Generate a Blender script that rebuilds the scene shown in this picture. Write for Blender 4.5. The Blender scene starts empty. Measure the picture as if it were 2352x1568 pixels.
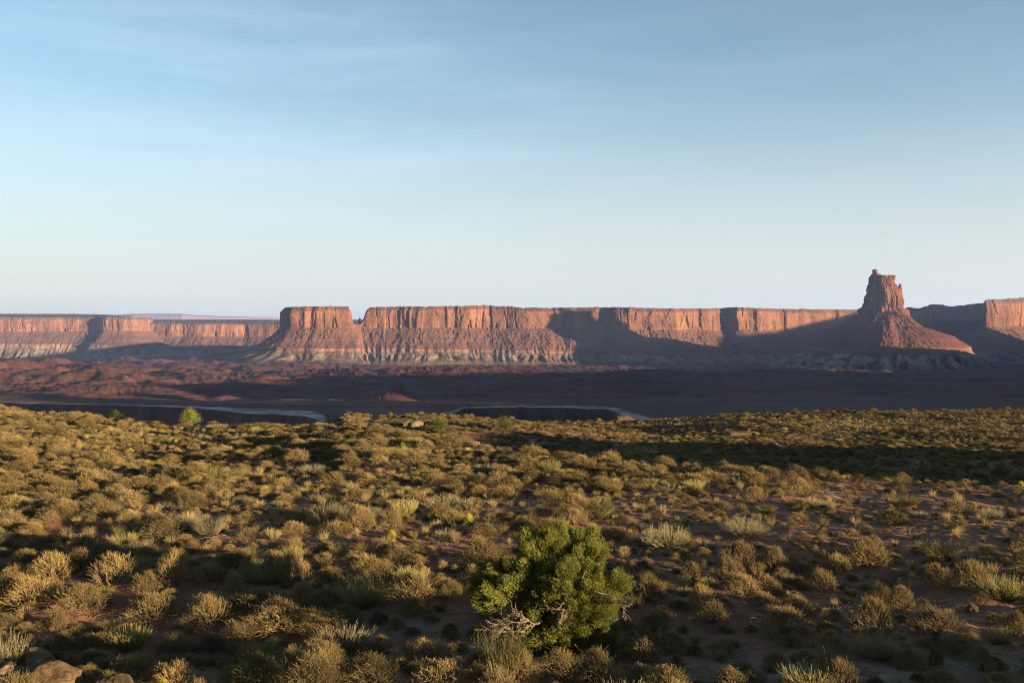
import bpy, bmesh, math, random
import numpy as np
from mathutils import Vector, Matrix

# ------------------------------------------------------------------ camera, sky, sun, exposure
SC = bpy.context.scene
COL = SC.collection
F = 2287.0            # focal length in photo pixels (photo 2352 wide), horizon on row 760
HZ = 760.0
cam = bpy.data.cameras.new('camera')
cam.lens = 35.0; cam.sensor_width = 36.0; cam.sensor_fit = 'HORIZONTAL'
cam.shift_y = -(784.0 - HZ) / 2352.0
cam.clip_start = 0.2; cam.clip_end = 90000.0
camo = bpy.data.objects.new('camera', cam); COL.objects.link(camo)
camo.location = (0, 0, 0); camo.rotation_euler = (math.radians(90), 0, 0)
SC.camera = camo

SUN_EL, SUN_AZ = math.radians(5.6), math.radians(28.0)     # azimuth: degrees behind the +X axis
TOSUN = np.array([math.cos(SUN_EL)*math.cos(SUN_AZ), -math.cos(SUN_EL)*math.sin(SUN_AZ), math.sin(SUN_EL)])
sl = bpy.data.lights.new('sun', 'SUN'); sl.energy = 5.0; sl.angle = math.radians(0.5); sl.color = (1.0, 0.74, 0.46)
slo = bpy.data.objects.new('sun', sl); COL.objects.link(slo)
slo.rotation_euler = Vector(TOSUN).to_track_quat('Z', 'Y').to_euler()
W = bpy.data.worlds.new('World'); SC.world = W; W.use_nodes = True
wn = W.node_tree; wn.nodes.clear()
sky = wn.nodes.new('ShaderNodeTexSky'); sky.sky_type = 'NISHITA'; sky.sun_disc = False
sky.sun_elevation = SUN_EL; sky.sun_rotation = math.atan2(TOSUN[0], TOSUN[1])
sky.altitude = 1500; sky.air_density = 1.0; sky.dust_density = 0.6; sky.ozone_density = 1.6
bg = wn.nodes.new('ShaderNodeBackground'); bg.inputs['Strength'].default_value = 0.055
wo = wn.nodes.new('ShaderNodeOutputWorld')
# thin high cirrus: streaked noise on the direction of view, high up only
tc = wn.nodes.new('ShaderNodeTexCoord')
mp = wn.nodes.new('ShaderNodeMapping'); mp.inputs['Scale'].default_value = (2.2, 2.2, 15.0); mp.inputs['Rotation'].default_value = (0.0, -0.10, 0.3)
n1 = wn.nodes.new('ShaderNodeTexNoise'); n1.inputs['Scale'].default_value = 1.5; n1.inputs['Detail'].default_value = 9; n1.inputs['Roughness'].default_value = 0.62
n1.inputs['Distortion'].default_value = 0.25
r1 = wn.nodes.new('ShaderNodeMapRange'); r1.inputs[1].default_value = 0.42; r1.inputs[2].default_value = 0.80; r1.inputs[3].default_value = 0.0; r1.inputs[4].default_value = 0.27
mx = wn.nodes.new('ShaderNodeMix'); mx.data_type = 'RGBA'; mx.inputs['B'].default_value = (3.9, 4.5, 5.0, 1)
hs = wn.nodes.new('ShaderNodeHueSaturation'); hs.inputs['Saturation'].default_value = 0.90
L = wn.links.new
L(tc.outputs['Generated'], mp.inputs['Vector']); L(mp.outputs[0], n1.inputs['Vector']); L(n1.outputs[0], r1.inputs[0])
cdist = wn.nodes.new('ShaderNodeVectorMath'); cdist.operation = 'DISTANCE'; cdist.inputs[1].default_value = Vector((-.25, 1.0, .24)).normalized()
r3 = wn.nodes.new('ShaderNodeMapRange'); r3.interpolation_type = 'SMOOTHSTEP'; r3.inputs[1].default_value = .04; r3.inputs[2].default_value = .42; r3.inputs[3].default_value = 1.0; r3.inputs[4].default_value = .22
mul = wn.nodes.new('ShaderNodeMath'); mul.operation = 'MULTIPLY'; L(tc.outputs['Generated'], cdist.inputs[0]); L(cdist.outputs['Value'], r3.inputs[0]); L(r3.outputs[0], mul.inputs[0]); L(r1.outputs[0], mul.inputs[1])
L(mul.outputs[0], mx.inputs['Factor']); L(sky.outputs[0], hs.inputs['Color']); L(hs.outputs[0], mx.inputs['A'])
sep = wn.nodes.new('ShaderNodeSeparateXYZ'); L(tc.outputs['Generated'], sep.inputs[0])
r2 = wn.nodes.new('ShaderNodeMapRange'); r2.interpolation_type = 'SMOOTHSTEP'; r2.inputs[1].default_value = -0.02; r2.inputs[2].default_value = 0.27; r2.inputs[3].default_value = 0.93; r2.inputs[4].default_value = 0.0
L(sep.outputs[2], r2.inputs[0])
m2 = wn.nodes.new('ShaderNodeMix'); m2.data_type = 'RGBA'; m2.inputs['B'].default_value = (3.0, 2.86, 2.88, 1); L(r2.outputs[0], m2.inputs['Factor']); L(mx.outputs['Result'], m2.inputs['A'])
m3 = wn.nodes.new('ShaderNodeMix'); m3.data_type = 'RGBA'; m3.blend_type = 'MULTIPLY'; m3.inputs['Factor'].default_value = 1.0; m3.inputs['B'].default_value = (.91, .965, .955, 1); L(m2.outputs['Result'], m3.inputs['A'])
L(m3.outputs['Result'], bg.inputs['Color']); L(bg.outputs[0], wo.inputs['Surface'])
SC.view_settings.view_transform = 'Standard'; SC.view_settings.look = 'None'
SC.view_settings.exposure = 2.35; SC.view_settings.gamma = 1.0
SC.render.engine = 'CYCLES'
SC.cycles.max_bounces = 4; SC.cycles.diffuse_bounces = 3; SC.cycles.transparent_max_bounces = 8; SC.cycles.volume_bounces = 0
SC.cycles.use_denoising = True; SC.cycles.use_adaptive_sampling = False; SC.cycles.filter_width = 1.0; SC.cycles.denoising_prefilter = 'NONE'

# ------------------------------------------------------------------ noise
def _hash(ix, iy, seed):
    h = (ix.astype(np.int64)*374761393 + iy.astype(np.int64)*668265263 + seed*1274126177) & 0xffffffff
    h = ((h ^ (h >> 13))*1274126177) & 0xffffffff
    h = ((h ^ (h >> 16))*2246822519) & 0xffffffff
    return (h ^ (h >> 15)) & 0xffffffff
def perlin(x, y, seed=0):
    x = np.asarray(x, float); y = np.asarray(y, float); x, y = np.broadcast_arrays(x, y)
    ix = np.floor(x).astype(np.int64); iy = np.floor(y).astype(np.int64); fx = x-ix; fy = y-iy
    u = fx*fx*fx*(fx*(fx*6-15)+10); v = fy*fy*fy*(fy*(fy*6-15)+10)
    def g(a, b, dx, dy):
        t = _hash(a, b, seed)/4294967296.0*2*np.pi
        return np.cos(t)*dx + np.sin(t)*dy
    a = g(ix, iy, fx, fy); b = g(ix+1, iy, fx-1, fy); c = g(ix, iy+1, fx, fy-1); d = g(ix+1, iy+1, fx-1, fy-1)
    return 1.5*((a*(1-u)+b*u)*(1-v) + (c*(1-u)+d*u)*v)
def fbm(x, y, oct=4, seed=0, gain=0.5):
    s = 0; a = 1.0; f = 1.0
    for i in range(oct):
        s = s + a*perlin(np.asarray(x)*f, np.asarray(y)*f, seed+i*17); a *= gain; f *= 2.03
    return s
def ridged(x, y, oct=3, seed=0):
    s = 0; a = 1.0; f = 1.0
    for i in range(oct):
        s = s + a*(1-2*np.abs(perlin(np.asarray(x)*f, np.asarray(y)*f, seed+i*31))); a *= .5; f *= 2.03
    return s
def sstep(a, b, x):
    t = np.clip((np.asarray(x, float)-a)/(b-a), 0, 1); return t*t*(3-2*t)
def gsmooth(a, sig, closed=False):
    if sig < .6: return a
    r = int(3*sig)+1; k = np.exp(-.5*(np.arange(-r, r+1)/sig)**2); k /= k.sum()
    p = np.concatenate([a[-r:], a, a[:r]]) if closed else np.concatenate([np.full(r, a[0]), a, np.full(r, a[-1])])
    if closed and len(a) < r: return a
    return np.convolve(p, k, 'valid')

# ------------------------------------------------------------------ mesh helpers
def mesh_from(name, V, faces, mats, attrs=None, smooth=True, mat_idx=None):
    """faces: list of int arrays, each (n, 3) or (n, 4)"""
    me = bpy.data.meshes.new(name)
    V = np.asarray(V, np.float32).reshape(-1, 3)
    me.vertices.add(len(V)); me.vertices.foreach_set('co', V.ravel())
    faces = [np.asarray(f, np.int32) for f in faces if len(f)]
    loops = np.concatenate([f.ravel() for f in faces]); sizes = np.concatenate([np.full(len(f), f.shape[1], np.int32) for f in faces])
    starts = np.concatenate([[0], np.cumsum(sizes)[:-1]]).astype(np.int32)
    me.loops.add(len(loops)); me.loops.foreach_set('vertex_index', loops.astype(np.int32))
    me.polygons.add(len(sizes)); me.polygons.foreach_set('loop_start', starts)
    me.polygons.foreach_set('use_smooth', np.full(len(sizes), bool(smooth)))
    if mat_idx is not None: me.polygons.foreach_set('material_index', np.asarray(mat_idx, np.int32))
    for k, a in (attrs or {}).items():
        at = me.attributes.new(k, 'FLOAT', 'POINT'); at.data.foreach_set('value', np.asarray(a, np.float32).ravel())
    for m in (mats if isinstance(mats, (list, tuple)) else [mats]): me.materials.append(m)
    me.update(calc_edges=True); me.validate()
    return me
def link(name, me, parent=None, loc=None):
    o = bpy.data.objects.new(name, me); COL.objects.link(o)
    if parent is not None: o.parent = parent
    if loc is not None: o.location = loc
    return o
def tag(o, label=None, cat=None, group=None, kind=None):
    for k, v in (('label', label), ('category', cat), ('group', group), ('kind', kind)):
        if v: o[k] = v
    return o
def empty(name, loc, rz=0.0):
    o = bpy.data.objects.new(name, None); COL.objects.link(o); o.location = loc; o.rotation_euler = (0, 0, rz); o.empty_display_size = .2
    return o
def gridfaces(nr, nc, closed=False):
    r = np.arange(nr-1)[:, None]; c = np.arange(nc if closed else nc-1)[None, :]; c2 = (c+1) % nc
    return np.stack([r*nc+c, r*nc+c2, (r+1)*nc+c2, (r+1)*nc+c], -1).reshape(-1, 4)

# ------------------------------------------------------------------ material helpers
class NT:
    def __init__(s, name):
        s.m = bpy.data.materials.new(name); s.m.use_nodes = True; s.t = s.m.node_tree; s.t.nodes.clear()
        s.out = s.n('ShaderNodeOutputMaterial'); s.b = s.n('ShaderNodeBsdfPrincipled')
        s.b.inputs['Roughness'].default_value = .9; s.b.inputs['Specular IOR Level'].default_value = .15
        s.l(s.b.outputs[0], s.out.inputs[0])
    def n(s, t): return s.t.nodes.new(t)
    def l(s, a, b): s.t.links.new(a, b)
    def attr(s, name):
        a = s.n('ShaderNodeAttribute'); a.attribute_name = name; return a.outputs['Fac']
    def pos(s): return s.n('ShaderNodeNewGeometry').outputs['Position']
    def objco(s): return s.n('ShaderNodeTexCoord').outputs['Object']
    def rnd(s): return s.n('ShaderNodeObjectInfo').outputs['Random']
    def vscale(s, v, sc):
        m = s.n('ShaderNodeMapping'); m.inputs['Scale'].default_value = sc; s.l(v, m.inputs['Vector']); return m.outputs[0]
    def noise(s, v, scale, detail=4, rough=.55, dist=0.0):
        n = s.n('ShaderNodeTexNoise'); n.inputs['Scale'].default_value = scale; n.inputs['Detail'].default_value = detail
        n.inputs['Roughness'].default_value = rough; n.inputs['Distortion'].default_value = dist; s.l(v, n.inputs['Vector']); return n.outputs[0]
    def vor(s, v, scale):
        n = s.n('ShaderNodeTexVoronoi'); n.inputs['Scale'].default_value = scale; s.l(v, n.inputs['Vector']); return n.outputs['Distance']
    def ramp(s, f, stops, interp='LINEAR'):
        r = s.n('ShaderNodeValToRGB'); e = r.color_ramp.elements; r.color_ramp.interpolation = interp
        while len(e) < len(stops): e.new(.5)
        for k, (p, c) in enumerate(stops):
            e[k].position = p; e[k].color = (c[0], c[1], c[2], 1) if hasattr(c, '__len__') else (c, c, c, 1)
        s.l(f, r.inputs[0]); return r.outputs[0]
    def mr(s, f, a, b, c=0.0, d=1.0):
        r = s.n('ShaderNodeMapRange'); r.inputs[1].default_value = a; r.inputs[2].default_value = b; r.inputs[3].default_value = c; r.inputs[4].default_value = d
        s.l(f, r.inputs[0]); return r.outputs[0]
    def mix(s, f, a, b, mode='MIX'):
        m = s.n('ShaderNodeMix'); m.data_type = 'RGBA'; m.blend_type = mode
        for v, k in ((f, 'Factor'), (a, 'A'), (b, 'B')):
            if hasattr(v, 'is_linked'): s.l(v, m.inputs[k])
            elif hasattr(v, '__len__'): m.inputs[k].default_value = (v[0], v[1], v[2], 1)
            else: m.inputs[k].default_value = v
        return m.outputs['Result']
    def math(s, op, a, b=0.0):
        m = s.n('ShaderNodeMath'); m.operation = op
        for v, i in ((a, 0), (b, 1)):
            if hasattr(v, 'is_linked'): s.l(v, m.inputs[i])
            else: m.inputs[i].default_value = v
        return m.outputs[0]
    def bump(s, h, strength=.5, dist=.05):
        b = s.n('ShaderNodeBump'); b.inputs['Strength'].default_value = strength; b.inputs['Distance'].default_value = dist
        s.l(h, b.inputs['Height']); s.l(b.outputs[0], s.b.inputs['Normal'])
    def color(s, c):
        if hasattr(c, 'is_linked'): s.l(c, s.b.inputs['Base Color'])
        else: s.b.inputs['Base Color'].default_value = (c[0], c[1], c[2], 1)
        return s.m

# rock of the canyon country: strata run by the vertex attribute strat (0 cap .. 1 foot)
def mat_strata(name, cap, cliff, talus, band, bad, toe, scale=1.0):
    t = NT(name); p = t.pos(); st = t.attr('strat')
    wob = t.noise(t.vscale(p, (.012, .012, .03)), 1.0, 4)
    f = t.math('ADD', st, t.math('MULTIPLY', t.math('SUBTRACT', wob, .5), .045))
    wash = t.mr(t.noise(t.vscale(p, (.028, .028, .006)), 1.0, 4, .6, .4), .42, .60)
    bad = t.mix(wash, bad, tuple(.5*a+.5*b for a, b in zip(talus, toe))); band = t.mix(t.mr(t.noise(t.vscale(p, (.02, .02, .02)), 1.0, 4), .4, .62), band, tuple(.5*a+.5*b for a, b in zip(talus, band)))
    inbad = t.ramp(f, [(.73, 0.0), (.765, 1.0), (.93, 1.0), (1.0, .35)])
    base = t.ramp(f, [(0.0, cap), (.085, cap), (.115, cliff), (.395, cliff), (.42, talus), (.69, talus), (.765, toe), (1.0, toe)]); inband = t.ramp(f, [(.66, 0.0), (.685, 1.0), (.73, 1.0), (.765, 0.0)]); base = t.mix(inband, base, band); base = t.mix(inbad, base, bad)
    # desert varnish: tall dark streaks on the cliff; bright fresh patches
    sv = t.noise(t.vscale(p, (.016, .016, .0022)), 1.0, 6, .62, .3)
    streak = t.mix(t.mr(sv, .38, .66), (1.22, 1.16, 1.08), (.52, .46, .46))
    incliff = t.ramp(st, [(.10, 0.0), (.13, 1.0), (.38, 1.0), (.42, 0.0)])
    c1 = t.mix(t.math('MULTIPLY', incliff, .8), base, streak, 'MULTIPLY')
    big = t.noise(t.vscale(p, (.006, .006, .012)), 1.0, 4, .6)
    c2 = t.mix(.6, c1, t.ramp(big, [(.35, (.62, .60, .62)), (.65, (1.3, 1.24, 1.15))]), 'MULTIPLY')
    # thin beds
    bed = t.noise(t.vscale(p, (.002, .002, .10)), 1.0, 3, .7)
    c3 = t.mix(.30, c2, t.ramp(bed, [(.38, (.72, .68, .66)), (.62, (1.2, 1.16, 1.12))]), 'MULTIPLY')
    # rubble speckle on the talus
    sp = t.noise(p, .14, 3, .75)
    c4 = t.mix(.45, c3, t.ramp(sp, [(.36, (.62, .58, .56)), (.62, (1.25, 1.18, 1.12))]), 'MULTIPLY')
    t.bump(t.noise(p, .22, 4, .7), .55, 2.5)
    return t.color(c4)
RED = dict(cap=(.075, .042, .029), cliff=(.126, .065, .040), talus=(.090, .048, .036), band=(.130, .072, .045), bad=(.140, .122, .092), toe=(.062, .033, .027))
M_MESA = mat_strata('red_mesa_rock', **RED)
M_TOWER = mat_strata('tower_rock', cap=(.105, .050, .031), cliff=(.112, .049, .027), talus=(.070, .030, .020), band=(.118, .062, .038), bad=(.185, .172, .138), toe=(.062, .033, .028))
M_FARMESA = mat_strata('far_mesa_rock', cap=(.080, .054, .040), cliff=(.140, .075, .048), talus=(.096, .056, .042), band=(.140, .085, .056), bad=(.170, .152, .115), toe=(.085, .048, .036))

def mat_floor():
    t = NT('canyon_floor_soil'); p = t.pos(); rim = t.attr('rimdist')   # metres back from the white rim edge
    a = t.noise(t.vscale(p, (.0035, .014, .01)), 1.0, 7, .65)
    b = t.noise(t.vscale(p, (.015, .06, .05)), 1.0, 5, .65)
    soil = t.mix(t.mr(a, .36, .64), (.048, .019, .017), (.104, .041, .029))
    soil = t.mix(t.mr(b, .50, .75), soil, (.080, .052, .044))
    soil = t.mix(t.mr(t.noise(t.vscale(p, (.002, .03, .3)), 1.0, 3, .6), .60, .68), soil, (.022, .013, .013))
    gr = t.noise(t.vscale(p, (.008, .035, .03)), 1.0, 6, .7)
    white = t.mix(t.mr(gr, .42, .60), (.38, .33, .30), (.15, .112, .10))
    edge = t.math('ADD', t.math('MULTIPLY', rim, .0045), t.math('MULTIPLY', t.math('SUBTRACT', gr, .5), .85))
    wf = t.math('MULTIPLY', t.mr(edge, .52, .34), t.ramp(rim, [(0, 0.0), (.02, 1.0)]))
    c = t.mix(wf, soil, white)
    wall = t.mix(t.mr(t.noise(t.vscale(p, (.05, .05, .005)), 1.0, 4), .4, .65), (.080, .042, .035), (.046, .026, .024))
    c = t.mix(t.mr(rim, -1.5, -.2), wall, c)
    t.bump(t.noise(p, .12, 5, .7), .5, 2.0)
    return t.color(c)
M_FLOOR = mat_floor()
def mat_ground():
    t = NT('desert_soil'); p = t.pos()
    a = t.noise(p, .25, 5, .6); b = t.noise(p, 3.0, 5, .7); c = t.noise(p, 28.0, 3, .7)
    s = t.mix(t.mr(a, .35, .65), (.150, .066, .035), (.205, .112, .066))
    s = t.mix(t.mr(b, .40, .70), s, (.099, .050, .030))
    s = t.mix(t.mr(c, .58, .70), s, (.218, .145, .099))
    peb = t.vor(p, 24.0)
    s = t.mix(t.mr(peb, .16, .10), s, (.198, .112, .066))
    rk = t.attr('rock'); s = t.mix(t.math('MULTIPLY', rk, .85), s, t.mix(t.mr(b, .35, .65), (.158, .112, .079), (.224, .172, .125)))
    h = t.math('ADD', t.math('MULTIPLY', b, .8), t.math('ADD', t.math('MULTIPLY', c, .35), t.mr(peb, .25, 0.0, 0.0, .35)))
    t.bump(h, .8, .05)
    return t.color(s)
M_GROUND = mat_ground()
def mat_boulder(name, a, b):
    t = NT(name); p = t.objco()
    n = t.noise(p, 3.0, 6, .65); m = t.noise(p, 14.0, 4, .7)
    c = t.mix(t.mr(n, .35, .65), a, b); c = t.mix(t.mr(m, .50, .72), c, tuple(x*.50 for x in a)); ck = t.noise(t.vscale(p, (1.2, 1.2, 5.0)), 2.2, 8, .75, 1.2); c = t.mix(t.mr(ck, .47, .50), c, t.mix(t.mr(ck, .50, .53), tuple(x*.35 for x in a), c))
    t.bump(t.math('ADD', n, t.math('MULTIPLY', m, .4)), .6, .05)
    return t.color(c)
M_ROCK = mat_boulder('tan_sandstone', (.115, .080, .043), (.160, .118, .068))
M_ROCKBR = mat_boulder('brown_sandstone', (.066, .045, .022), (.100, .068, .033))
M_STONE = mat_boulder('gravel_stone', (.169, .091, .055), (.221, .137, .091))
def mat_plant(name, wood, tipa, tipb, var=.35, rough=.85):
    t = NT(name); tip = t.attr('tip'); r = t.rnd(); p = t.objco()
    k = t.noise(p, 6.0, 2)
    c = t.mix(t.mr(k, .35, .65), tipa, tipb)
    c = t.mix(tip, wood, c)
    v = t.ramp(r, [(0, (1-var, 1-var*.95, 1-var*1.0)), (.5, (1, 1, 1)), (1, (1+var, 1+var*.85, 1+var*.55))])
    c = t.mix(1.0, c, v, 'MULTIPLY'); t.b.inputs['Roughness'].default_value = rough
    t.b.inputs['Subsurface Weight'].default_value = 0.0
    return t.color(c)
M_BLACK = mat_plant('blackbrush_twigs', (.078, .054, .031), (.228, .178, .056), (.175, .130, .056), .36)
M_EPH = mat_plant('joint_fir_stems', (.09, .07, .035), (.165, .150, .045), (.180, .155, .055), .25)
M_SAGE = mat_plant('grey_green_stems', (.093, .078, .048), (.150, .142, .078), (.175, .150, .075), .25)
M_SNAKE = mat_plant('snakeweed_stems', (.124, .093, .025), (.260, .211, .031), (.211, .180, .031), .2)
M_GRASS = mat_plant('dry_grass', (.16, .12, .05), (.210, .160, .062), (.185, .140, .058), .25)
M_JLEAF = mat_plant('juniper_scale_leaves', (.030, .029, .010), (.078, .096, .014), (.145, .146, .022), .1)
M_JBARK = mat_boulder('juniper_bark', (.100, .065, .040), (.165, .120, .075))
M_DEADWOOD = mat_boulder('weathered_dead_wood', (.140, .105, .068), (.175, .140, .095))
M_LEAF = mat_plant('bright_leaves', (.090, .075, .030), (.120, .165, .022), (.188, .203, .038), .15)
M_DKLEAF = mat_plant('dark_leaves', (.060, .053, .022), (.041, .068, .015), (.068, .090, .022), .15)

# ------------------------------------------------------------------ the near bench: height of the ground
EDGE_PX = np.array([-3000, -200, 0, 400, 750, 1000, 1130, 1450, 2352, 5000.]); EDGE_D = np.array([90, 84, 78, 69, 67, 55, 48, 42, 39, 39.])
def gz(X, Y, fine=True):
    X = np.asarray(X, float); Y = np.asarray(Y, float)
    Ys = np.maximum(Y, 3.0); px = 1176+F*X/Ys; R = np.hypot(X, Y)
    z = -6.0 - .25*sstep(10, 45, X) + .018*np.clip(-X, 0, 40)*sstep(15, 40, Y) + .12*np.sin(X*.23+.7)*np.sin(Y*.19)
    z = z + 4.3*(1-sstep(.6, 12.0, R))                                            # the outcrop the camera stands on
    E = np.interp(px, EDGE_PX, EDGE_D); t = sstep(0, 1, (Y-E)/11.0)
    drop = np.interp(px, [-200, 500, 760, 1000, 1300, 2352], [7.5, 7.5, 4.0, 3.0, 2.7, 2.6])
    z = z - drop*t
    left = 1-sstep(690, 800, px)
    z = z - left*sstep(80, 125, Y)*9
    # the low hill in the middle and the slope at the right beyond the draw
    z = z + (1.75*np.exp(-((X+1.5)/13.0)**2 - ((Y-98)/11.0)**2))*(1-left)
    z = z + (.75*np.exp(-((X-6)/9.0)**2 - ((Y-69)/4.0)**2))*(1-left)
    z = z + sstep(1450, 1800, px)*(sstep(70, 112, Y)*.85) 
    # unseen rises added right of frame to shade the draw and near ground
    z = z + 5.7*np.exp(-((X-53)/8.0)**2)*sstep(21, 27, Y)*(1-sstep(64, 73, Y)) + 2.3*np.exp(-((X-17.5)/4.0)**2 - ((Y-12.0)/2.2)**2)
    z = z + .9*np.exp(-((X+9)/7)**2 - ((Y-44)/9)**2)*.5
    z = z - .55*np.exp(-((X+6.5)/5.0)**2 - ((Y-20.0)/2.0)**2)
    z = z - sstep(128, 150, Y)*40
    if fine:
        n = .16*perlin(X*.28, Y*.28, 5) + .07*perlin(X*.9, Y*.9, 6) + .022*perlin(X*3.1, Y*3.1, 7)
        n = n + .01*perlin(X*8, Y*8, 8)
        z = z + n
    return z
CREST_PX = np.array([-400, 0, 80, 200, 330, 400, 700, 760, 860, 950, 1050, 1150, 1300, 1420, 1500, 1600, 1700, 1800, 2000, 2200, 2352, 2700.])
CREST_Y = np.array([925, 928, 942, 953, 968, 973, 976, 970, 955, 948, 954, 961, 968, 966, 962, 956, 950, 946, 942, 940, 938, 938.]) + 6
FIX_Z = np.zeros(len(CREST_PX)); FIX_D = np.full(len(CREST_PX), 100.0)
gz_plain = gz
def gz(X, Y, fine=True):
    Y = np.asarray(Y, float); px = 1176+F*np.asarray(X, float)/np.maximum(Y, 3.0)
    return gz_plain(X, Y, fine) + np.interp(px, CREST_PX, FIX_Z)*sstep(.35, .95, Y/np.interp(px, CREST_PX, FIX_D))
for _it in range(6):
    for _i, (_p, _c) in enumerate(zip(CREST_PX, CREST_Y)):
        _Y = np.arange(30, 126, .5); _r = HZ-F*gz((_p-1176)/F*_Y, _Y, False)/_Y; _k = int(np.argmin(_r)); FIX_D[_i] = _Y[_k]; FIX_Z[_i] -= .8*(_c-_r[_k])/F*_Y[_k]
def hit(px, py):
    """where the line of sight through a photo pixel first meets the bench"""
    Y = np.concatenate([np.arange(6, 40, .02), np.arange(40, 140, .05)])
    X = (px-1176)/F*Y; Z = (HZ-py)/F*Y
    g = gz(X, Y); i = np.argmax(g >= Z)
    if g[i] < Z[i]: i = int(np.argmin(Z-g))
    return X[i], Y[i], g[i]

ang = np.concatenate([np.linspace(-180, -60, 60, endpoint=False), np.linspace(-60, -30, 70, endpoint=False), np.linspace(-30, 30, 760, endpoint=False),
                      np.linspace(30, 75, 150, endpoint=False), np.linspace(75, 180, 60)])*math.pi/180
rr = np.concatenate([[.3, .8, 1.5, 2.5, 4, 5.5, 7, 8.5, 10, 11.5, 13], np.geomspace(14, 160, 640)])
A_, R_ = np.meshgrid(ang, rr); GX = R_*np.sin(A_); GY = R_*np.cos(A_)
# slickrock showing through the soil here and there
rockm = np.zeros_like(GX)
for (px, py, sx, sy) in [(1800, 1535, 2.2, .55), (2010, 1545, 1.6, .5), (2250, 1530, 1.5, .5), (1640, 1530, .9, .4), (1060, 1490, 1.5, .45), (900, 1440, 1.2, .5), (700, 1402, .8, .25),
                         (330, 966, 3.0, 1.0), (1000, 965, 4, 1.5), (1250, 1020, 4, 1.2), (1600, 1005, 6, 1.6)]:
    x, y, _ = hit(px, py); rockm = np.maximum(rockm, np.exp(-((GX-x)/sx)**2-((GY-y)/sy)**2))
rockm = np.clip(rockm*1.6 + .35*perlin(GX*1.1, GY*1.1, 31) - .25, 0, 1)
GZ = gz(GX, GY)
me = mesh_from('ground', np.stack([GX, GY, GZ], -1), [gridfaces(len(rr), len(ang))[:, ::-1]], M_GROUND, {'rock': rockm})
tag(link('ground', me), kind='structure', label='reddish desert soil of the scrub covered bench')

# ------------------------------------------------------------------ the canyon floor, one sheet out to the horizon
def rim_d(px):
    """distance of the far white rim of the inner canyon"""
    k = np.array([-4000, -600, -250, 0, 33, 233, 433, 567, 700, 735, 800, 870, 950, 1020, 1065, 1200, 1396, 1470, 1570, 1700, 2352, 3200, 6000.])
    d = np.array([1350, 1250, 1300, 1262, 1238, 1216, 1172, 1092, 1058, 1000, 640, 560, 640, 1010, 1160, 1182, 1150, 980, 700, 520, 520, 700, 900.])
    base = np.interp(px, k, d)
    return base + 9*fbm(px/60.0, 0*px, 4, 3, .6)*np.interp(px, [700, 780, 1000, 1080], [1, 3, 3, 1])
def floor_z(X, Y):
    Rr = np.maximum(Y, 200.0); px = 1176+F*X/Rr
    z = np.interp(Rr, [0, 1050, 1250, 1700, 2100, 2450, 2750, 3100, 3800, 4500, 5500, 6900, 9000, 30000, 70000], [-90, -90, -95, -106, -104, -97, -112, -133, -140, -146, -183, -205, -215, -420, -900])
    lf = 1-sstep(500, 1100, px)
    amp = sstep(1300, 1900, Rr)
    z = z + amp*(9*fbm(X/420.0, Y/420.0, 3, 11) + 4.5*ridged(X/190.0, Y/150.0, 3, 12) - 4.0)*(1+.9*lf)*(1-.5*sstep(2800, 3600, Rr)*(1-lf))
    z = z + lf*sstep(2000, 2600, Rr)*(1-sstep(6200, 6900, Rr))*(19*ridged(X/520.0, Y/330.0, 3, 13)-10)
    z = z + amp*2.3*ridged(X/70.0, Y/45.0, 4, 15)
    q = 3.2*fbm(X/520.0, Y/260.0, 4, 14); fl = np.floor(q); z = z + sstep(1350, 1700, Rr)*4.2*(fl+sstep(.72, 1.0, q-fl)-q)
    # the low dark red bench with an eroded scarp at the left, and a few steps in the slope
    sc = np.interp(px, [-800, 150, 250, 480, 560, 700], [0, 0, 1, 1, .3, 0]); z = z + sc*11*sstep(0, 22, Y-1900-35*fbm(X/90.0, Y/300.0, 3, 16))*(1-sstep(300, 500, Y-1900))
    z = z + 5*sstep(0, 12, Y-1560-60*fbm(X/160.0, Y/900.0, 3, 18))*(1-sstep(150, 300, Y-1560))*sstep(.0, .3, perlin(X/260.0, Y/2000.0, 21))
    # a small dark red butte standing on the floor
    bx, by = (915-1176)/F*1480, 1480; r = np.hypot(X-bx, (Y-by)*.8); z = z + 17*np.clip(1-r/62, 0, 1)**1.15 + 4*(1-sstep(9, 13, r))
    return z
fa = np.concatenate([np.linspace(-75, -32, 90, endpoint=False), np.linspace(-32, 32, 980, endpoint=False), np.linspace(32, 75, 110)])*math.pi/180
fpx = 1176+F*np.tan(fa); rd = rim_d(fpx)
rows = []
for d0, z0 in ((120, -300), (400, -310)): rows.append((np.full_like(rd, d0)+0*rd, np.full_like(rd, z0), np.full_like(rd, -50.)))
rows.append((rd-60, rd*0-300, rd*0-30.)); rows.append((rd-26, rd*0-195, rd*0-20.))
for k in range(14):
    t = k/13.0
    o = -16*(1-t)**1.5 - 5*np.abs(fbm(fpx/26.0, np.full_like(fpx, t*.8), 4, 44))*(1-t*.6) - 3*(1 if .62 < t < .75 else 0)
    rows.append((rd+o, rd*0-185+95*t-.7, rd*0-(14-12*t)))
back = np.concatenate([[0, 2, 6, 12], np.geomspace(20, 33000, 420), [60000]])
for b in back:
    d = rd+b-(rd-520)*float(sstep(250, 3200, b))
    rows.append((d, None, rd*0+b+.3))
FX = []; FZ = []; FR = []; FY = []
for (d, z, rm) in rows:
    x = d*np.tan(fa); FX.append(x); FY.append(d)
    if z is None:
        zz = floor_z(x, d); z = np.where(rm < 30, np.minimum(zz, zz)*1.0, zz)
        z = z*sstep(0, 60, rm) + (-90)*(1-sstep(0, 60, rm)) + .8*perlin(x/14, d/6, 51)*(rm > 1)
    FZ.append(z); FR.append(rm)
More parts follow.
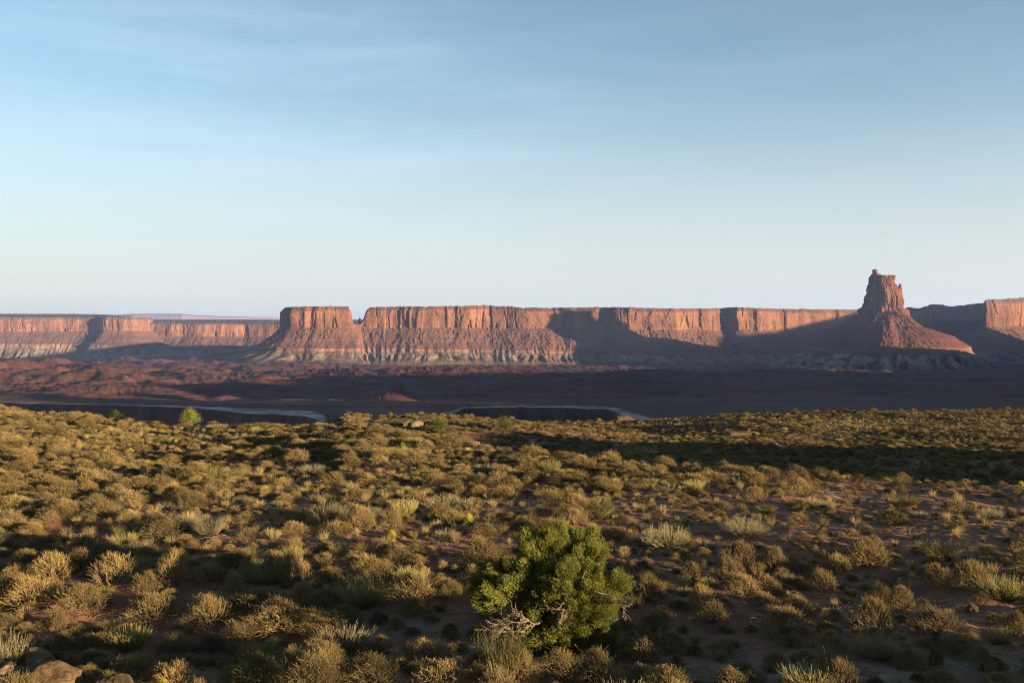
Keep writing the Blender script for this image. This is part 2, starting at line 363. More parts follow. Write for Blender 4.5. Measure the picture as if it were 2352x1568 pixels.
FX = np.array(FX); FY = np.array(FY); FZ = np.array(FZ); FR = np.array(FR)
me = mesh_from('canyon_floor', np.stack([FX, FY, FZ], -1), [gridfaces(len(rows), len(fa))[:, ::-1]], M_FLOOR, {'rimdist': FR})
tag(link('canyon_floor', me), kind='structure', label='dark red canyon floor with a white rock rim above an inner gorge')

# ------------------------------------------------------------------ mesas: an outline swept down a profile of cap, cliff, talus, ledge and badlands
def resample(P, ds, closed):
    P = np.asarray(P, float)
    if closed: P = np.vstack([P, P[:1]])
    s = np.concatenate([[0], np.cumsum(np.hypot(*np.diff(P[:, :2], axis=0).T))]); n = int(s[-1]/ds)
    q = np.linspace(0, s[-1], n, endpoint=not closed)
    return q, np.stack([np.interp(q, s, P[:, k]) for k in range(P.shape[1])], 1)
def mesa(name, ctrl, mat, closed=False, ds=3.2, seed=1, flute=1.0, gully=1.0, spur=1.0, cliff_round=0.0, capback=1500, foot=1.0, slope=34., rows_n=(34, 36, 30), stmin=0.0, smoothing=8.0, buttress=1.0, capfun=None):
    """ctrl rows: photo column, distance of the cliff line, then photo rows of cap, rim, cliff foot, ledge and base"""
    c = np.array(ctrl, float); P = np.column_stack([(c[:, 0]-1176)/F*c[:, 1], c[:, 1], c[:, 2:]])
    s, Q = resample(P, ds, closed)
    for k in range(7): Q[:, k] = gsmooth(Q[:, k], smoothing/ds, closed)
    X, Y = Q[:, 0], Q[:, 1]
    def normals(sig):
        xs, ys = gsmooth(X, sig/ds, closed), gsmooth(Y, sig/ds, closed)
        if closed: tx = np.roll(xs, -1)-np.roll(xs, 1); ty = np.roll(ys, -1)-np.roll(ys, 1)
        else: tx, ty = np.gradient(xs), np.gradient(ys)
        l = np.hypot(tx, ty)+1e-9; return ty/l, -tx/l
    n0, n1 = normals(14), normals(55 if closed else 110)
    def nrm(o):
        w = np.clip(o/110.0, 0, 1); a = n0[0]*(1-w)+n1[0]*w; b = n0[1]*(1-w)+n1[1]*w; l = np.hypot(a, b)+1e-9; return a/l, b/l
    zc, zr, zf = [(HZ-Q[:, k])/F*Y for k in (2, 3, 4)]
    tn = math.tan(math.radians(slope))
    zl = (HZ-Q[:, 5])/F*(Y-100); run1 = np.maximum(zf-zl, 5)/tn; zl = (HZ-Q[:, 5])/F*(Y-run1*.8)
    run1 = np.maximum(zf-zl, 5)/tn
    zb = (HZ-Q[:, 6])/F*(Y-run1-90); run2 = np.maximum(zl-zb, 5)/math.tan(math.radians(30))*foot
    zr = zr + 1.5*fbm(s/18.0, 0*s, 4, seed+60) + 1.9*np.round(1.2*perlin(s/55.0, 0*s, seed+61))
    H = zr-zf
    rows = []; cx, cy = X.mean(), Y.mean()
    cbk = np.ones_like(X) if capfun is None else capfun(1176+F*X/Y)
    def add(o, z, st, dx=0.0, dy=0.0):
        nx, ny = nrm(o if np.isscalar(o) is False else np.full_like(X, o)); rows.append((X+nx*o+dy*cbk*X/Y, Y+ny*o+dy*cbk, z, np.maximum(0*X+st, stmin)))
    if closed:
        for f in (.02, .3, .6, .82, .93):
            rows.append((cx+(X-cx)*f, cy+(Y-cy)*f, zr*(1-.3*(1-f))+zc*.3*(1-f)+1.0*fbm(s/30.0+f*9, 0*s+f*7, 2, seed+9), np.zeros_like(X)))
    else:
        for bk in [capback+700, capback] + [capback*q for q in (.7, .5, .36, .25, .17, .11, .07, .04, .02)]:
            t = sstep(0, min(capback*.45, 900), bk); z = zr+(zc-zr)*t + (1.6*fbm(s/40.0+bk, bk/30.0+0*s, 3, seed+9) if bk <= capback else -400*np.ones_like(s)); add(0*X-10, z, 0.0, 0.0, bk)
    A = flute
    def cliff_o(t, zz, base_only=False):
        w = s + 3*perlin(s/60.0, zz/70.0, seed+1)
        big = 13*buttress*fbm(w/190.0, zz/900.0+0*w, 2, seed+2)
        fac = 7.0*np.round(1.5*perlin(w/105.0, zz/900.0, seed+3)) + 2.6*np.round(1.3*perlin(w/74.0, zz/300.0, seed+34))
        zone = sstep(.12, .42, perlin(w/230.0, zz/900.0, seed+33))
        mid = 4.5*zone*(ridged(w/40.0, zz/260.0, 2, seed+35)-.6)
        crk = -15*np.clip(1-np.abs(perlin(w/52.0, zz/600.0, seed+4))*22, 0, 1)*sstep(.0, .25, perlin(w/140.0, zz/160.0, seed+41))
        sm = .7*fbm(w/7.0, zz/9.0, 3, seed+6)
        pan = 2.4*np.floor(2.2*perlin(w/46.0, zz/44.0, seed+8)+.5*perlin(w/11.0, zz/18.0, seed+18))          # slabs that have come away
        if base_only: return A*(big+.5*fac)
        return A*(big + fac + (mid+crk+pan)*(.5+.5*t) + sm)
    nk, nt, nb = rows_n
    for i in range(nk):
        t = i/(nk-1.0); z = zr - H*t
        if t < .17:                                                       # the ledgy cap rock steps back from the cliff
            k = int(t/.17*4); st = .02+.018*k; o = -13+3.0*k + 1.6*fbm(s/9.0, 0*s+k*3, 3, seed+70+k) + 5*perlin(s/38.0, 0*s+k, seed+77)
            add(A*(o*.9) + cliff_o(.17, z)*.75 - cliff_round*(1-t)*40, z, st)
        else:
            add(5*t + cliff_o(t, z) - cliff_round*(1-t)*40, z, .11+.28*(t-.17)/.83)
    oc = 5.0
    for i in range(1, nt+1):
        t = i/float(nt); z = zf+(zl-zf)*(t**.92); g = sstep(0, .35, t)
        w = s + 10*perlin(s/90.0, t*2.0+0*s, seed+20)
        gl = gully*(9*fbm(w/75.0, 0*w+t*.9, 3, seed+21)*g + 5.0*ridged(w/36.0, 0*w+t*1.1, 3, seed+22)*g*.75 - 3.0*g)
        rub = 2.3*fbm(s/8.0, t*run1/7.0, 3, seed+23)*(.4+.6*g) + 4.2*np.clip(perlin(s/11.0, t*run1/9.0, seed+25)-.2, 0, 1)*3*gully
        lf = cliff_o(1.0, zf, True)*(1-t)**1.2
        step = 3.5*(1 if .52 < t < .58 else 0)
        add(oc + run1*t**1.12 + gl + rub + lf*.9 + step, z, .42+.25*t)
    o_end = oc+run1; glb = gully*(9*fbm((s+10*perlin(s/90.0, 2.0+0*s, seed+20))/75.0, 0*s+.9, 3, seed+21)+5.0*ridged(s/36.0, 0*s+1.1, 3, seed+22)-3)
    lh = np.minimum(12.0, .22*(zl-zb))
    for i in range(5):
        t = i/4.0; add(o_end+glb+2+2*t+1.6*fbm(s/8.0, 0*s+t, 3, seed+30)+1.8*np.abs(perlin(s/13.0, 0*s, seed+31)), zl-lh*t, .69+.03*t)
    z1 = zl-lh
    for i in range(1, nb+1):
        t = i/float(nb); w = s+14*perlin(s/70.0, t*1.2+0*s, seed+40); lam = 46.0
        tri = 1-2*np.abs(perlin(w/lam, 0*w+t*.25, seed+42)); tri2 = 1-2*np.abs(perlin(w/15.0, 0*w+t*.8, seed+43))
        sp = spur*((26*tri-12)*sstep(0, .75, t)*(1-.25*t) + 5.5*tri2*sstep(0, .3, t) + 1.2*fbm(s/5.0, t*14.0+0*s, 2, seed+44))
        add(o_end+4+glb*(1-t*.5)+run2*t**1.25+sp, z1+(zb-z1)*t**.85, .76+.2*t - np.clip(.42-tri-.25*t, 0, .5)*.55*(1-.5*t))
    add(o_end+run2+40, zb-9, .99); add(o_end+run2+90, zb-60, 1.0)
    V = np.stack([np.array([r[0] for r in rows]), np.array([r[1] for r in rows]), np.array([r[2]+0*X for r in rows])], -1)
    st = np.array([r[3] for r in rows])
    return mesh_from(name, V, [gridfaces(len(rows), len(X), closed)], mat, {'strat': st})

# main wall, left to right
main = [(872, 5600, 703, 706, 752, 800, 826), (856, 5000, 703, 706, 752, 800, 826), (841, 4740, 703, 707, 752, 800, 826), (852, 4652, 702, 705, 752, 800, 826),
        (900, 4650, 702, 704, 752, 800, 826), (1000, 4640, 701, 703, 752, 801, 827), (1060, 4670, 700, 702, 752, 802, 827), (1125, 4705, 700, 701, 752, 803, 828),
        (1200, 4690, 704, 706, 753, 804, 828), (1262, 4690, 705, 707, 754, 805, 829), (1290, 4700, 704, 706, 755, 806, 829), (1330, 4705, 704, 706, 755, 806, 829),
        (1395, 4690, 703, 705, 757, 807, 830), (1413, 4655, 703, 705, 757, 808, 830), (1440, 4640, 704, 706, 757, 808, 831), (1550, 4640, 706, 708, 757, 808, 832),
        (1630, 4690, 706, 708, 757, 808, 833), (1672, 4760, 705, 706, 757, 808, 833), (1692, 4690, 703, 705, 757, 808, 834), (1712, 4680, 704, 706, 757, 808, 834),
        (1800, 4740, 707, 709, 757, 808, 836), (1900, 4800, 708, 710, 758, 808, 837), (1980, 4860, 709, 711, 758, 808, 838), (2080, 4950, 712, 714, 760, 810, 840), (2150, 5100, 714, 716, 760, 812, 840)]
main = [(668, 5300, 705, 707, 752, 798, 827), (657, 4850, 705, 707, 752, 798, 827), (650, 4640, 705, 707, 752, 798, 827), (655, 4580, 703.5, 706, 752, 798, 827), (668, 4548, 703, 705.5, 752, 798, 827), (700, 4540, 702, 705, 752, 799, 827), (716, 4556, 702, 704.5, 751, 799, 827), (728, 4545, 702, 704.5, 751, 799, 827),
        (770, 4565, 702, 703.5, 750, 800, 827), (800, 4580, 702, 703.5, 750, 800, 827), (806.5, 4590, 702, 704, 750, 800, 827), (808.5, 4600, 738, 740, 750, 800, 827), (813, 4625, 742, 744, 751, 800, 827), (828, 4650, 741, 743, 752, 800, 827), (836, 4650, 730, 732, 752, 800, 827), (841, 4648, 704, 710, 752, 800, 826)] + main[3:]
main = [(a, b*.94)+tuple(r) for a, b, *r in main]
o = link('mesa', mesa('mesa', main, M_MESA, seed=3, smoothing=4.5, ds=2.7, capback=2600, capfun=lambda p: .16+.84*sstep(835, 850, p))); tag(o, 'long red sandstone mesa wall with a block shaped butte notched off its left end', 'mesa', kind='structure')
left = [(-420, 6600, 716, 728, 760, 790, 826), (-150, 7100, 716, 728, 760, 790, 826), (0, 7330, 716, 728, 760, 790, 826), (90, 7380, 716, 728, 760, 790, 826), (170, 7440, 716, 728, 760, 790, 826), (214, 7440, 717, 728, 759, 790, 826), (226, 7410, 717, 728, 758, 790, 826),
        (241, 7350, 718, 728, 758, 791, 827), (262, 7355, 720, 728, 758, 793, 827), (285, 7365, 723, 728, 759, 795, 827), (303, 7375, 725, 728, 759, 796, 827), (314, 7400, 727, 729, 760, 797, 827), (324, 7700, 727, 729, 760, 797, 827), (352, 8600, 727, 729, 760, 797, 827)]
o = link('mesa', mesa('mesa', left, M_FARMESA, seed=23, ds=4.5, rows_n=(26, 26, 22), capback=1800)); tag(o, 'hazy red mesa with a jutting promontory at the far left edge', 'mesa', kind='structure')
far = [(255, 8200, 730, 740, 770, 800, 812), (330, 8200, 730, 741, 771, 800, 812), (420, 8220, 730, 742, 771, 800, 812), (470, 8200, 730, 742, 772, 801, 813), (560, 8270, 730, 743, 772, 801, 813), (640, 8230, 731, 743, 772, 801, 813), (760, 8350, 731, 743, 772, 801, 813), (860, 8500, 731, 743, 772, 801, 813)]
o = link('mesa', mesa('mesa', far, M_FARMESA, seed=35, ds=5.5, rows_n=(24, 22, 18), capback=3000)); tag(o, 'distant pale orange mesa wall seen between the left promontory and the butte', 'mesa', kind='structure')
dist = [(150, 68400, 722, 726, 740, 752, 760), (285, 64125, 722, 725, 735, 750, 760), (300, 62700, 720, 722, 733, 748, 760), (420, 62700, 720, 722, 733, 748, 760), (445, 64410, 723, 725, 735, 750, 760), (520, 65550, 726, 728, 736, 750, 760), (640, 68400, 729, 730, 738, 752, 760)]
o = link('mesa', mesa('mesa', dist, M_FARMESA, seed=47, ds=45, smoothing=60.0, rows_n=(14, 10, 8), capback=3000)); tag(o, 'faint blue mesa farthest away on the horizon, left of the butte', 'mesa', kind='structure')
dome = [(1940, 5500, 715, 716, 742, 780, 838), (2060, 5300, 712, 714, 742, 780, 838), (2081, 5200, 705, 707, 738, 776, 839), (2092, 5200, 702, 704, 738, 776, 839), (2101, 5200, 708, 709, 738, 776, 839), (2112, 5150, 705, 707, 738, 776, 839), (2122, 5150, 702, 703, 738, 775, 839),
        (2139, 5120, 697, 699, 738, 774, 839), (2166, 5120, 697, 698.5, 738, 772, 839), (2187, 5120, 703, 704, 738, 772, 840), (2215, 5100, 699, 700, 738, 772, 840), (2246, 5060, 694, 696, 738, 770, 840), (2300, 5040, 693, 695, 738, 770, 840), (2420, 5000, 690, 692, 738, 770, 840)]
o = link('mesa', mesa('mesa', dome, M_TOWER, seed=58, cliff_round=2.2, flute=.8, slope=30)); tag(o, 'shaded domed slickrock ridge right of the tall tower', 'mesa', kind='structure')
right = [(2300, 5000, 687, 689, 748, 800, 842), (2266, 4700, 687, 689, 748, 800, 842), (2256, 4420, 687, 689, 748, 800, 842), (2263, 4390, 687, 689, 748, 800, 842), (2285, 4400, 685, 687, 748, 800, 842), (2300, 4415, 685, 687, 748, 800, 842), (2318, 4425, 684, 686, 748, 800, 842), (2352, 4460, 681, 683, 748, 800, 842), (2450, 4530, 680, 682, 748, 800, 842), (2600, 4620, 680, 682, 748, 800, 842), (2900, 4800, 680, 682, 748, 800, 842)]
o = link('mesa', mesa('mesa', right, M_MESA, seed=66, ds=2.8, flute=.8)); tag(o, 'fluted red cliff of the mesa cut by the right edge of the picture', 'mesa', kind='structure')

pale = [(250, 6400, 822, 823, 824, 825, 836), (330, 5900, 819, 820, 821, 822, 836), (400, 5500, 815, 816, 817, 819, 838), (470, 5150, 814, 815, 816, 818, 841), (540, 4850, 804, 805, 807, 809, 842), (566, 4700, 796, 797, 800, 803, 842), (600, 4600, 795, 796, 799, 802, 842), (660, 4520, 796, 797, 800, 803, 841), (760, 4560, 797, 798, 802, 805, 835)]
pale = [(a, b*.94)+tuple(r) for a, b, *r in pale]
o = link('ridge', mesa('ridge', pale, M_FARMESA, seed=91, ds=4.0, stmin=.72, capback=260, flute=.3, rows_n=(6, 6, 34), spur=1.15, foot=1.3)); tag(o, 'pale furrowed badland ridge running left from the foot of the butte', 'ridge', kind='structure')

# ------------------------------------------------------------------ the lone tower: a cone of talus, a fluted shaft, a knob and a spire
TD = 3800.0
def cxy(cx, cy): return 1776.25+cx*.25, 588+cy*.25                        # crop pixels to photo pixels
def tw(cx, cy): px, py = cxy(cx, cy); return (px-1176)/F*TD, (HZ-py)/F*TD
tower = empty('butte', (tw(1010, 0)[0], TD, tw(1010, 1020)[1]))
tag(tower, 'tall lone sandstone tower on a cone of red talus, right of the mesa wall', 'butte', kind='structure')
CX0 = 1010
def sweep(name, levels, rings, poly, mat, strat, depth=.9, disp=None, n=220, seed=0, top=True, yoff=0.0, amax=None):
    """levels: (cy, left cx, right cx) from the top down"""
    lv = np.array(levels, float); cy = np.concatenate([np.linspace(lv[i, 0], lv[i+1, 0], rings, endpoint=False) for i in range(len(lv)-1)] + [lv[-1:, 0]])
    lx = np.interp(cy, lv[:, 0], lv[:, 1]); rx = np.interp(cy, lv[:, 0], lv[:, 2])
    pl = np.array(poly, float); pl = np.vstack([pl, pl[:1]]); sl_ = np.concatenate([[0], np.cumsum(np.hypot(*np.diff(pl, axis=0).T))])
    q = np.linspace(0, sl_[-1], n, endpoint=False); ux = np.interp(q, sl_, pl[:, 0]); uy = np.interp(q, sl_, pl[:, 1]); arc = q/sl_[-1]
    ux = gsmooth(ux, n/160.0, True); uy = gsmooth(uy, n/160.0, True); ux = ux/np.abs(ux).max(); 
    l = np.hypot(ux, uy); V = []; st = []
    for k in range(len(cy)):
        a = (rx[k]-lx[k])/2; m = (rx[k]+lx[k])/2; xm, z = tw(m, cy[k]); A = a*.25/F*TD
        dsp = disp(arc, z, A) if disp else 0
        Ad = min(A, amax) if amax else A; V.append(np.stack([xm+ux*(A+dsp), TD+yoff+uy*depth*(Ad+dsp), z+0*ux], -1)); st.append(np.full(n, np.interp(k/(len(cy)-1.0), [0, 1], strat)))
    V = np.array(V); st = np.array(st)
    Fc = [gridfaces(len(cy), n, True)]
    if top:
        c0 = V[0].mean(0); t1 = c0+(V[0]-c0)*.55+[0, 0, .6]; V2 = np.vstack([V.reshape(-1, 3), t1, [c0+[0, 0, 1.0]]]); b = len(cy)*n; i = np.arange(n); j = (i+1) % n
        Fc += [np.stack([i, b+i, b+j, j], -1), np.stack([b+i, np.full(n, b+n), b+j], -1)]; st = np.concatenate([st.ravel(), np.full(n+1, strat[0])])
    else: V2 = V.reshape(-1, 3); st = st.ravel()
    o = link(name, mesh_from(name, V2-np.array(tower.location), Fc, mat, {'strat': st}), tower); return o
def per(arc, f, z, lz, seed):                                             # noise that closes round the loop
    return perlin(f*np.cos(arc*2*np.pi)/6.28+40, f*np.sin(arc*2*np.pi)/6.28+z/lz+7, seed)
def shaft_disp(arc, z, A):
    per_m = 7.0*A
    w = arc + .006*perlin(arc*20, z/35.0+0*arc, 90)
    big = 4.5*perlin(w*11, z/160.0+0*w, 91); col = 4.2*(1-2*np.abs(perlin(w*31, z/190.0+0*w, 92)))-1.5
    crk = -13*np.clip(1-np.abs(perlin(w*23, z/250.0+0*w, 93))*6, 0, 1); sm = 1.3*fbm(w*90, z/9.0+0*w, 3, 94)
    led = 2.6*np.floor(2*perlin(0*w+3.3, z/15.0+0*w, 95)+.9*perlin(w*9, z/15.0, 96)); blk = 3.4*np.round(1.7*perlin(w*17, z/60.0+0*w, 97))
    return big*.7+col*.3+crk+sm+led+blk
sweep('tower_shaft', [(178, 906, 1097), (184, 902, 1099), (205, 886, 1100), (262, 880, 1102), (268, 874, 1116), (300, 867, 1122), (322, 864, 1136), (345, 861, 1170), (390, 856, 1178), (430, 850, 1182), (458, 830, 1187), (470, 815, 1192), (487, 788, 1214), (500, 783, 1230), (545, 779, 1240), (600, 770, 1250)],
      8, [(-1, .25), (-.86, -.12), (-.26, -1), (.25, -.86), (1, -.42), (1, .35), (.5, 1), (-.55, 1)], M_TOWER, (.10, .38), .95, shaft_disp, 340, amax=62.0)
def knob_disp(arc, z, A): return 1.6*fbm(arc*12, z/9.0+0*arc, 3, 71)+.9*np.floor(2*perlin(0*arc+1.1, z/6.0+0*arc, 72))
OCT = [(-1, .3), (-.7, -.6), (-.1, -1), (.7, -.7), (1, 0), (.7, .7), (0, 1), (-.7, .8)]
sweep('pinnacle', [(121, 925, 958), (128, 914, 963), (150, 913, 963), (158, 920, 968), (166, 908, 992), (180, 900, 1003), (200, 895, 1005)], 5, OCT, M_TOWER, (.08, .14), .9, knob_disp, 60, yoff=4)
sweep('pinnacle', [(257, 1157, 1168), (266, 1152, 1173), (290, 1130, 1179), (300, 1126, 1180), (400, 1122, 1182), (470, 1118, 1190)], 6, OCT, M_TOWER, (.12, .3), .8, knob_disp, 60, yoff=-6)
sweep('pinnacle', [(262, 1106, 1112), (272, 1103, 1120), (300, 1098, 1124), (360, 1090, 1128)], 6, OCT, M_TOWER, (.12, .25), .8, knob_disp, 50, yoff=14)
# talus cone
na, nr_ = 620, 150
th = np.linspace(0, 2*np.pi, na, endpoint=False)
Lp = np.array([(500, 120), (535, 190), (548, 229), (590, 300), (640, 372), (740, 512), (830, 665), (858, 705), (866, 712), (884, 722), (1020, 985)]); Rp = np.array([(500, 120), (535, 185), (552, 222), (570, 236), (650, 330), (690, 470), (750, 625), (830, 742), (858, 752), (866, 756), (884, 770), (900, 800), (1020, 915)])
cyv = np.concatenate([np.linspace(505, 830, 78, endpoint=False), np.linspace(830, 884, 18, endpoint=False), np.linspace(884, 1025, 54)])
V = []; ST = []
wl = .5-.5*np.cos(th); front = np.clip(-np.sin(th), 0, 1)
for cy in cyv:
    rl = np.interp(cy, Lp[:, 0], Lp[:, 1]); rp = np.interp(cy, Rp[:, 0], Rp[:, 1])
    r = (rl*wl+rp*(1-wl))*.25/F*TD; r = r*(1-.10*front); z = tw(CX0, cy)[1]
    t = (cy-505)/(884-505.)
    arc = th/(2*np.pi)
    per_n = lambda f, lz, sd: perlin(f*np.cos(th)/1.0+31, f*np.sin(th)/1.0+z/lz+11, sd)
    if cy <= 884:
        g = sstep(0, .3, t)
        d = 9*per_n(2.2, 400, 81)*g + 5.5*(1-2*np.abs(per_n(5.5, 160, 82)))*g + 2.6*per_n(26, 7, 83) + 10.0*np.clip(per_n(22, 9, 84)-.22, 0, 1)*(1.2-.4*t)
        # the rib of fallen blocks down the front that catches the light
        a0 = -math.pi/2-.10-.30*t; rib = np.exp(-((th-2*np.pi-a0)/(.16))**2)
        d = d + rib*(17*g*(1-.35*t)) + rib*5*np.clip(per_n(30, 6, 85)+.1, 0, 1)
        a1 = -math.pi/2-.62-.12*t; rib2 = np.exp(-((th-2*np.pi-a1)/(.09))**2); d = d + rib2*(9*g*(1-.3*t)+7*np.clip(per_n(34, 6, 86), 0, 1))
        if cy > 830: d = d + 2.5*per_n(20, 50, 87)
        st = .42+.24*sstep(505, 835, cy)+.05*sstep(828, 845, cy)
        if cy > 873: st = .70
    else:
        tt = (cy-884)/141.0
        tri = 1-2*np.abs(per_n(6.2, 700, 88)); tri2 = 1-2*np.abs(per_n(19, 120, 89))
        d = (34*tri-13)*sstep(0, .7, tt)*(1-.2*tt)+7*tri2*sstep(0, .3, tt)+1.2*per_n(60, 6, 90) + 9*per_n(2.2, 400, 81)*(1-tt); st = .76+.2*tt - np.clip(.35-tri-.25*tt, 0, .5)*.5*(1-.5*tt)
    V.append(np.stack([tw(CX0, 0)[0]+np.cos(th)*(r+d), TD+np.sin(th)*(r+d), z+0*th+1.0*per_n(24, 9, 99)*(cy < 1000)], -1)); ST.append(0*th+st)
V.append(V[-1]*[1, 1, 0]+[0, 0, tw(CX0, 1020)[1]-60]); ST.append(ST[-1])
V = np.array(V)
link('talus_cone', mesh_from('talus_cone', V.reshape(-1, 3)-np.array(tower.location), [gridfaces(len(V), na, True)], M_TOWER, {'strat': np.array(ST)}), tower)

# thin fin of rock standing in the notch between the butte and the mesa wall
def fin(px, D, ytop, ybot, w, seed):
    z1, z0 = (HZ-ytop)/F*D, (HZ-ybot)/F*D; x = (px-1176)/F*D; n = 40; a = np.linspace(0, 2*np.pi, n, endpoint=False); V = []
    for k in range(24):
        t = k/23.0; r = w*(.35+.65*t)*(1+.22*perlin(np.cos(a)*1.5+seed, np.sin(a)*1.5+t*6, seed)); V.append(np.stack([x+np.cos(a)*r+3*perlin(0*a+t*4, 0*a, seed+1), D+np.sin(a)*r*.8, z1+(z0-z1)*t+2*perlin(np.cos(a)*2, np.sin(a)*2, seed+2)], -1))
    V = np.array(V); c = V[0].mean(0)+[0, 0, 1]; b = 24*n; i = np.arange(n)
    return mesh_from('fin', np.vstack([V.reshape(-1, 3), [c]]), [gridfaces(24, n, True), np.stack([i, np.full(n, b), (i+1) % n], -1)], M_MESA, {'strat': np.full(b+1, .2)})
for px, y1, w, lb in ((826, 731, 11, 'small pointed red rock fin standing in the notch beside the butte'), (834, 735, 14, 'stubby red rock step against the left end of the long mesa wall')):
    tag(link('rock_fin', fin(px, 4400, y1, 764, w, px)), lb, 'rock fin', kind='structure')

# unseen ridges added right of frame, shaped to shade the floor and wall foot
def ridge():
    T = TOSUN; pts = {'A': [], 'B': []}
    def cross(px, y, D, c):
        X, Yy, Z = (px-1176)/F*D, D, (HZ-y)/F*D; t = (.55*Yy+c-X)/(T[0]-.55*T[1]); return Yy+T[1]*t, Z+T[2]*t
    out = []
    for c, targets, depth in ((150., RA, 120.), (1300., RB, 130.)):
        h = sorted(cross(px, y, D, c) for px, y, D in targets)
        ys = np.array([q[0] for q in h]); hs_ = np.array([q[1] for q in h]); ya = np.arange(ys[0]-150, ys[-1]+150, 9.0); ha = np.interp(ya, ys, hs_)
        ha = ha*np.clip((ya-ya[0])/120, .0, 1)*np.clip((ya[-1]-ya)/120, 0, 1) - 230*(1-np.clip((ya-ya[0])/120, 0, 1)) - 230*(1-np.clip((ya[-1]-ya)/120, 0, 1)) + 3*fbm(ya/50., 0*ya, 3, 5)
        V = []
        for off, fr in ((0, None), (40, .45), (75, .55), (80, 1.0), (depth*.6, 1.0), (depth, 1.0), (depth+12, .5), (depth+160, None)):
            z = np.full_like(ya, -260.) if fr is None else -230+(ha+230)*fr
            V.append(np.stack([.55*ya+c-75+off+6*fbm(ya/40., off/60.+0*ya, 3, 8), ya-.2*off, z], -1))
        out.append((np.array(V), len(ya)))
    return out
#   targets: points of the scene (photo column, row, distance) that the shadow's edge runs through
RA = [(-500, 950, 950), (-100, 950, 1050), (40, 905, 1240), (120, 905, 1235), (220, 910, 1220), (150, 945, 1100), (300, 930, 1250), (1200, 935, 1200), (1500, 930, 1250), (0, 894, 1620), (200, 892, 1650), (400, 884, 1760), (700, 880, 1780), (915, 868, 1480), (350, 880, 1850), (600, 868, 2050), (800, 867, 2250), (1100, 861, 2350), (1500, 848, 2430), (1900, 843, 2440), (2300, 842, 2450),
      (1850, 807, 3660), (2028, 808, 3620), (2180, 813, 3660), (2270, 812, 3720)]
RB = [(1690, 790, 4280), (1705, 768, 4350), (1780, 762, 4440), (1900, 734, 4510), (1975, 716, 4570)]
RC = None
for V, n in ridge():
    me = mesh_from('mesa', V.reshape(-1, 3), [gridfaces(len(V), n)], M_MESA, {'strat': np.repeat([.9, .6, .42, .12, .0, 0, .3, .9], n)}, smooth=False)
    tag(link('mesa', me), 'unseen ridge added right of frame to shade the floor and wall foot', 'mesa', kind='structure')

# ------------------------------------------------------------------ plant shapes
def frames(D):
    D = D/(np.linalg.norm(D, axis=-1, keepdims=True)+1e-9)
    up = np.where(np.abs(D[..., 2:3]) > .9, np.array([1., 0, 0]), np.array([0, 0, 1.]))
    a = np.cross(D, up); a /= np.linalg.norm(a, axis=-1, keepdims=True)+1e-9
    return a, np.cross(D, a)
class Bits:
    """collects tubes and leaves of one mesh"""
    def __init__(s): s.V = []; s.F = []; s.T = []; s.n = 0; s.M = []
    def tubes(s, C, R, tip, ns=3):
        """C (n, k, 3) centre lines, R (n, k) radii, tip (n, k)"""
        n, k = C.shape[:2]; D = np.gradient(C, axis=1) if k > 2 else np.repeat(C[:, 1:2]-C[:, :1], 2, 1)
        a, b = frames(D); ph = np.arange(ns)*2*np.pi/ns
        P = C[:, :, None]+R[:, :, None, None]*(np.cos(ph)[None, None, :, None]*a[:, :, None]+np.sin(ph)[None, None, :, None]*b[:, :, None])
        i = (np.arange(n)*k*ns)[:, None, None]; j = (np.arange(k-1)*ns)[None, :, None]; q = np.arange(ns)[None, None, :]; q2 = (q+1) % ns
        f = np.stack([i+j+q, i+j+q2, i+j+ns+q2, i+j+ns+q], -1).reshape(-1, 4)+s.n
        s.V.append(P.reshape(-1, 3)); s.F.append(f); s.T.append(np.repeat(np.broadcast_to(tip, (n, k)).reshape(-1), ns)); s.n += n*k*ns
    def leaves(s, P, D, L, Wd, tip):
        """small folded leaves: a rhomb with a raised keel"""
        n = len(P); a, b = frames(D); D = D/(np.linalg.norm(D, axis=-1, keepdims=True)+1e-9); L = np.broadcast_to(L, n)[:, None]; Wd = np.broadcast_to(Wd, n)[:, None]
        Q = np.stack([P, P+D*L*.5+a*Wd*.5+b*Wd*.2, P+D*L, P+D*L*.5-a*Wd*.5+b*Wd*.2], 1)
        i = np.arange(n)*4; s.V.append(Q.reshape(-1, 3)); s.F.append(np.stack([i, i+1, i+2, i+3], -1)+s.n); s.T.append(np.repeat(np.broadcast_to(tip, n), 4)); s.n += n*4
    def mesh(s, name, mat, smooth=False): return mesh_from(name, np.concatenate(s.V), s.F, mat, {'tip': np.concatenate(s.T)}, smooth)
def lerp3(A, B, k, sag=None):
    t = np.linspace(0, 1, k)[None, :, None]; C = A[:, None]*(1-t)+B[:, None]*t
    if sag is not None: C = C + sag[:, None]*(t*(1-t)*4)
    return C
def rdir(rs, n, lo=5, hi=90, p=1.0):
    az = rs.uniform(0, 2*np.pi, n); el = np.radians(lo+(hi-lo)*rs.rand(n)**p); return np.stack([np.cos(az)*np.cos(el), np.sin(az)*np.cos(el), np.sin(el)], -1)
def lump(D, seed): return 1+.30*perlin(D[:, 0]*1.7+seed*3.1+D[:, 2], D[:, 1]*1.7+seed*1.7-D[:, 2], seed)
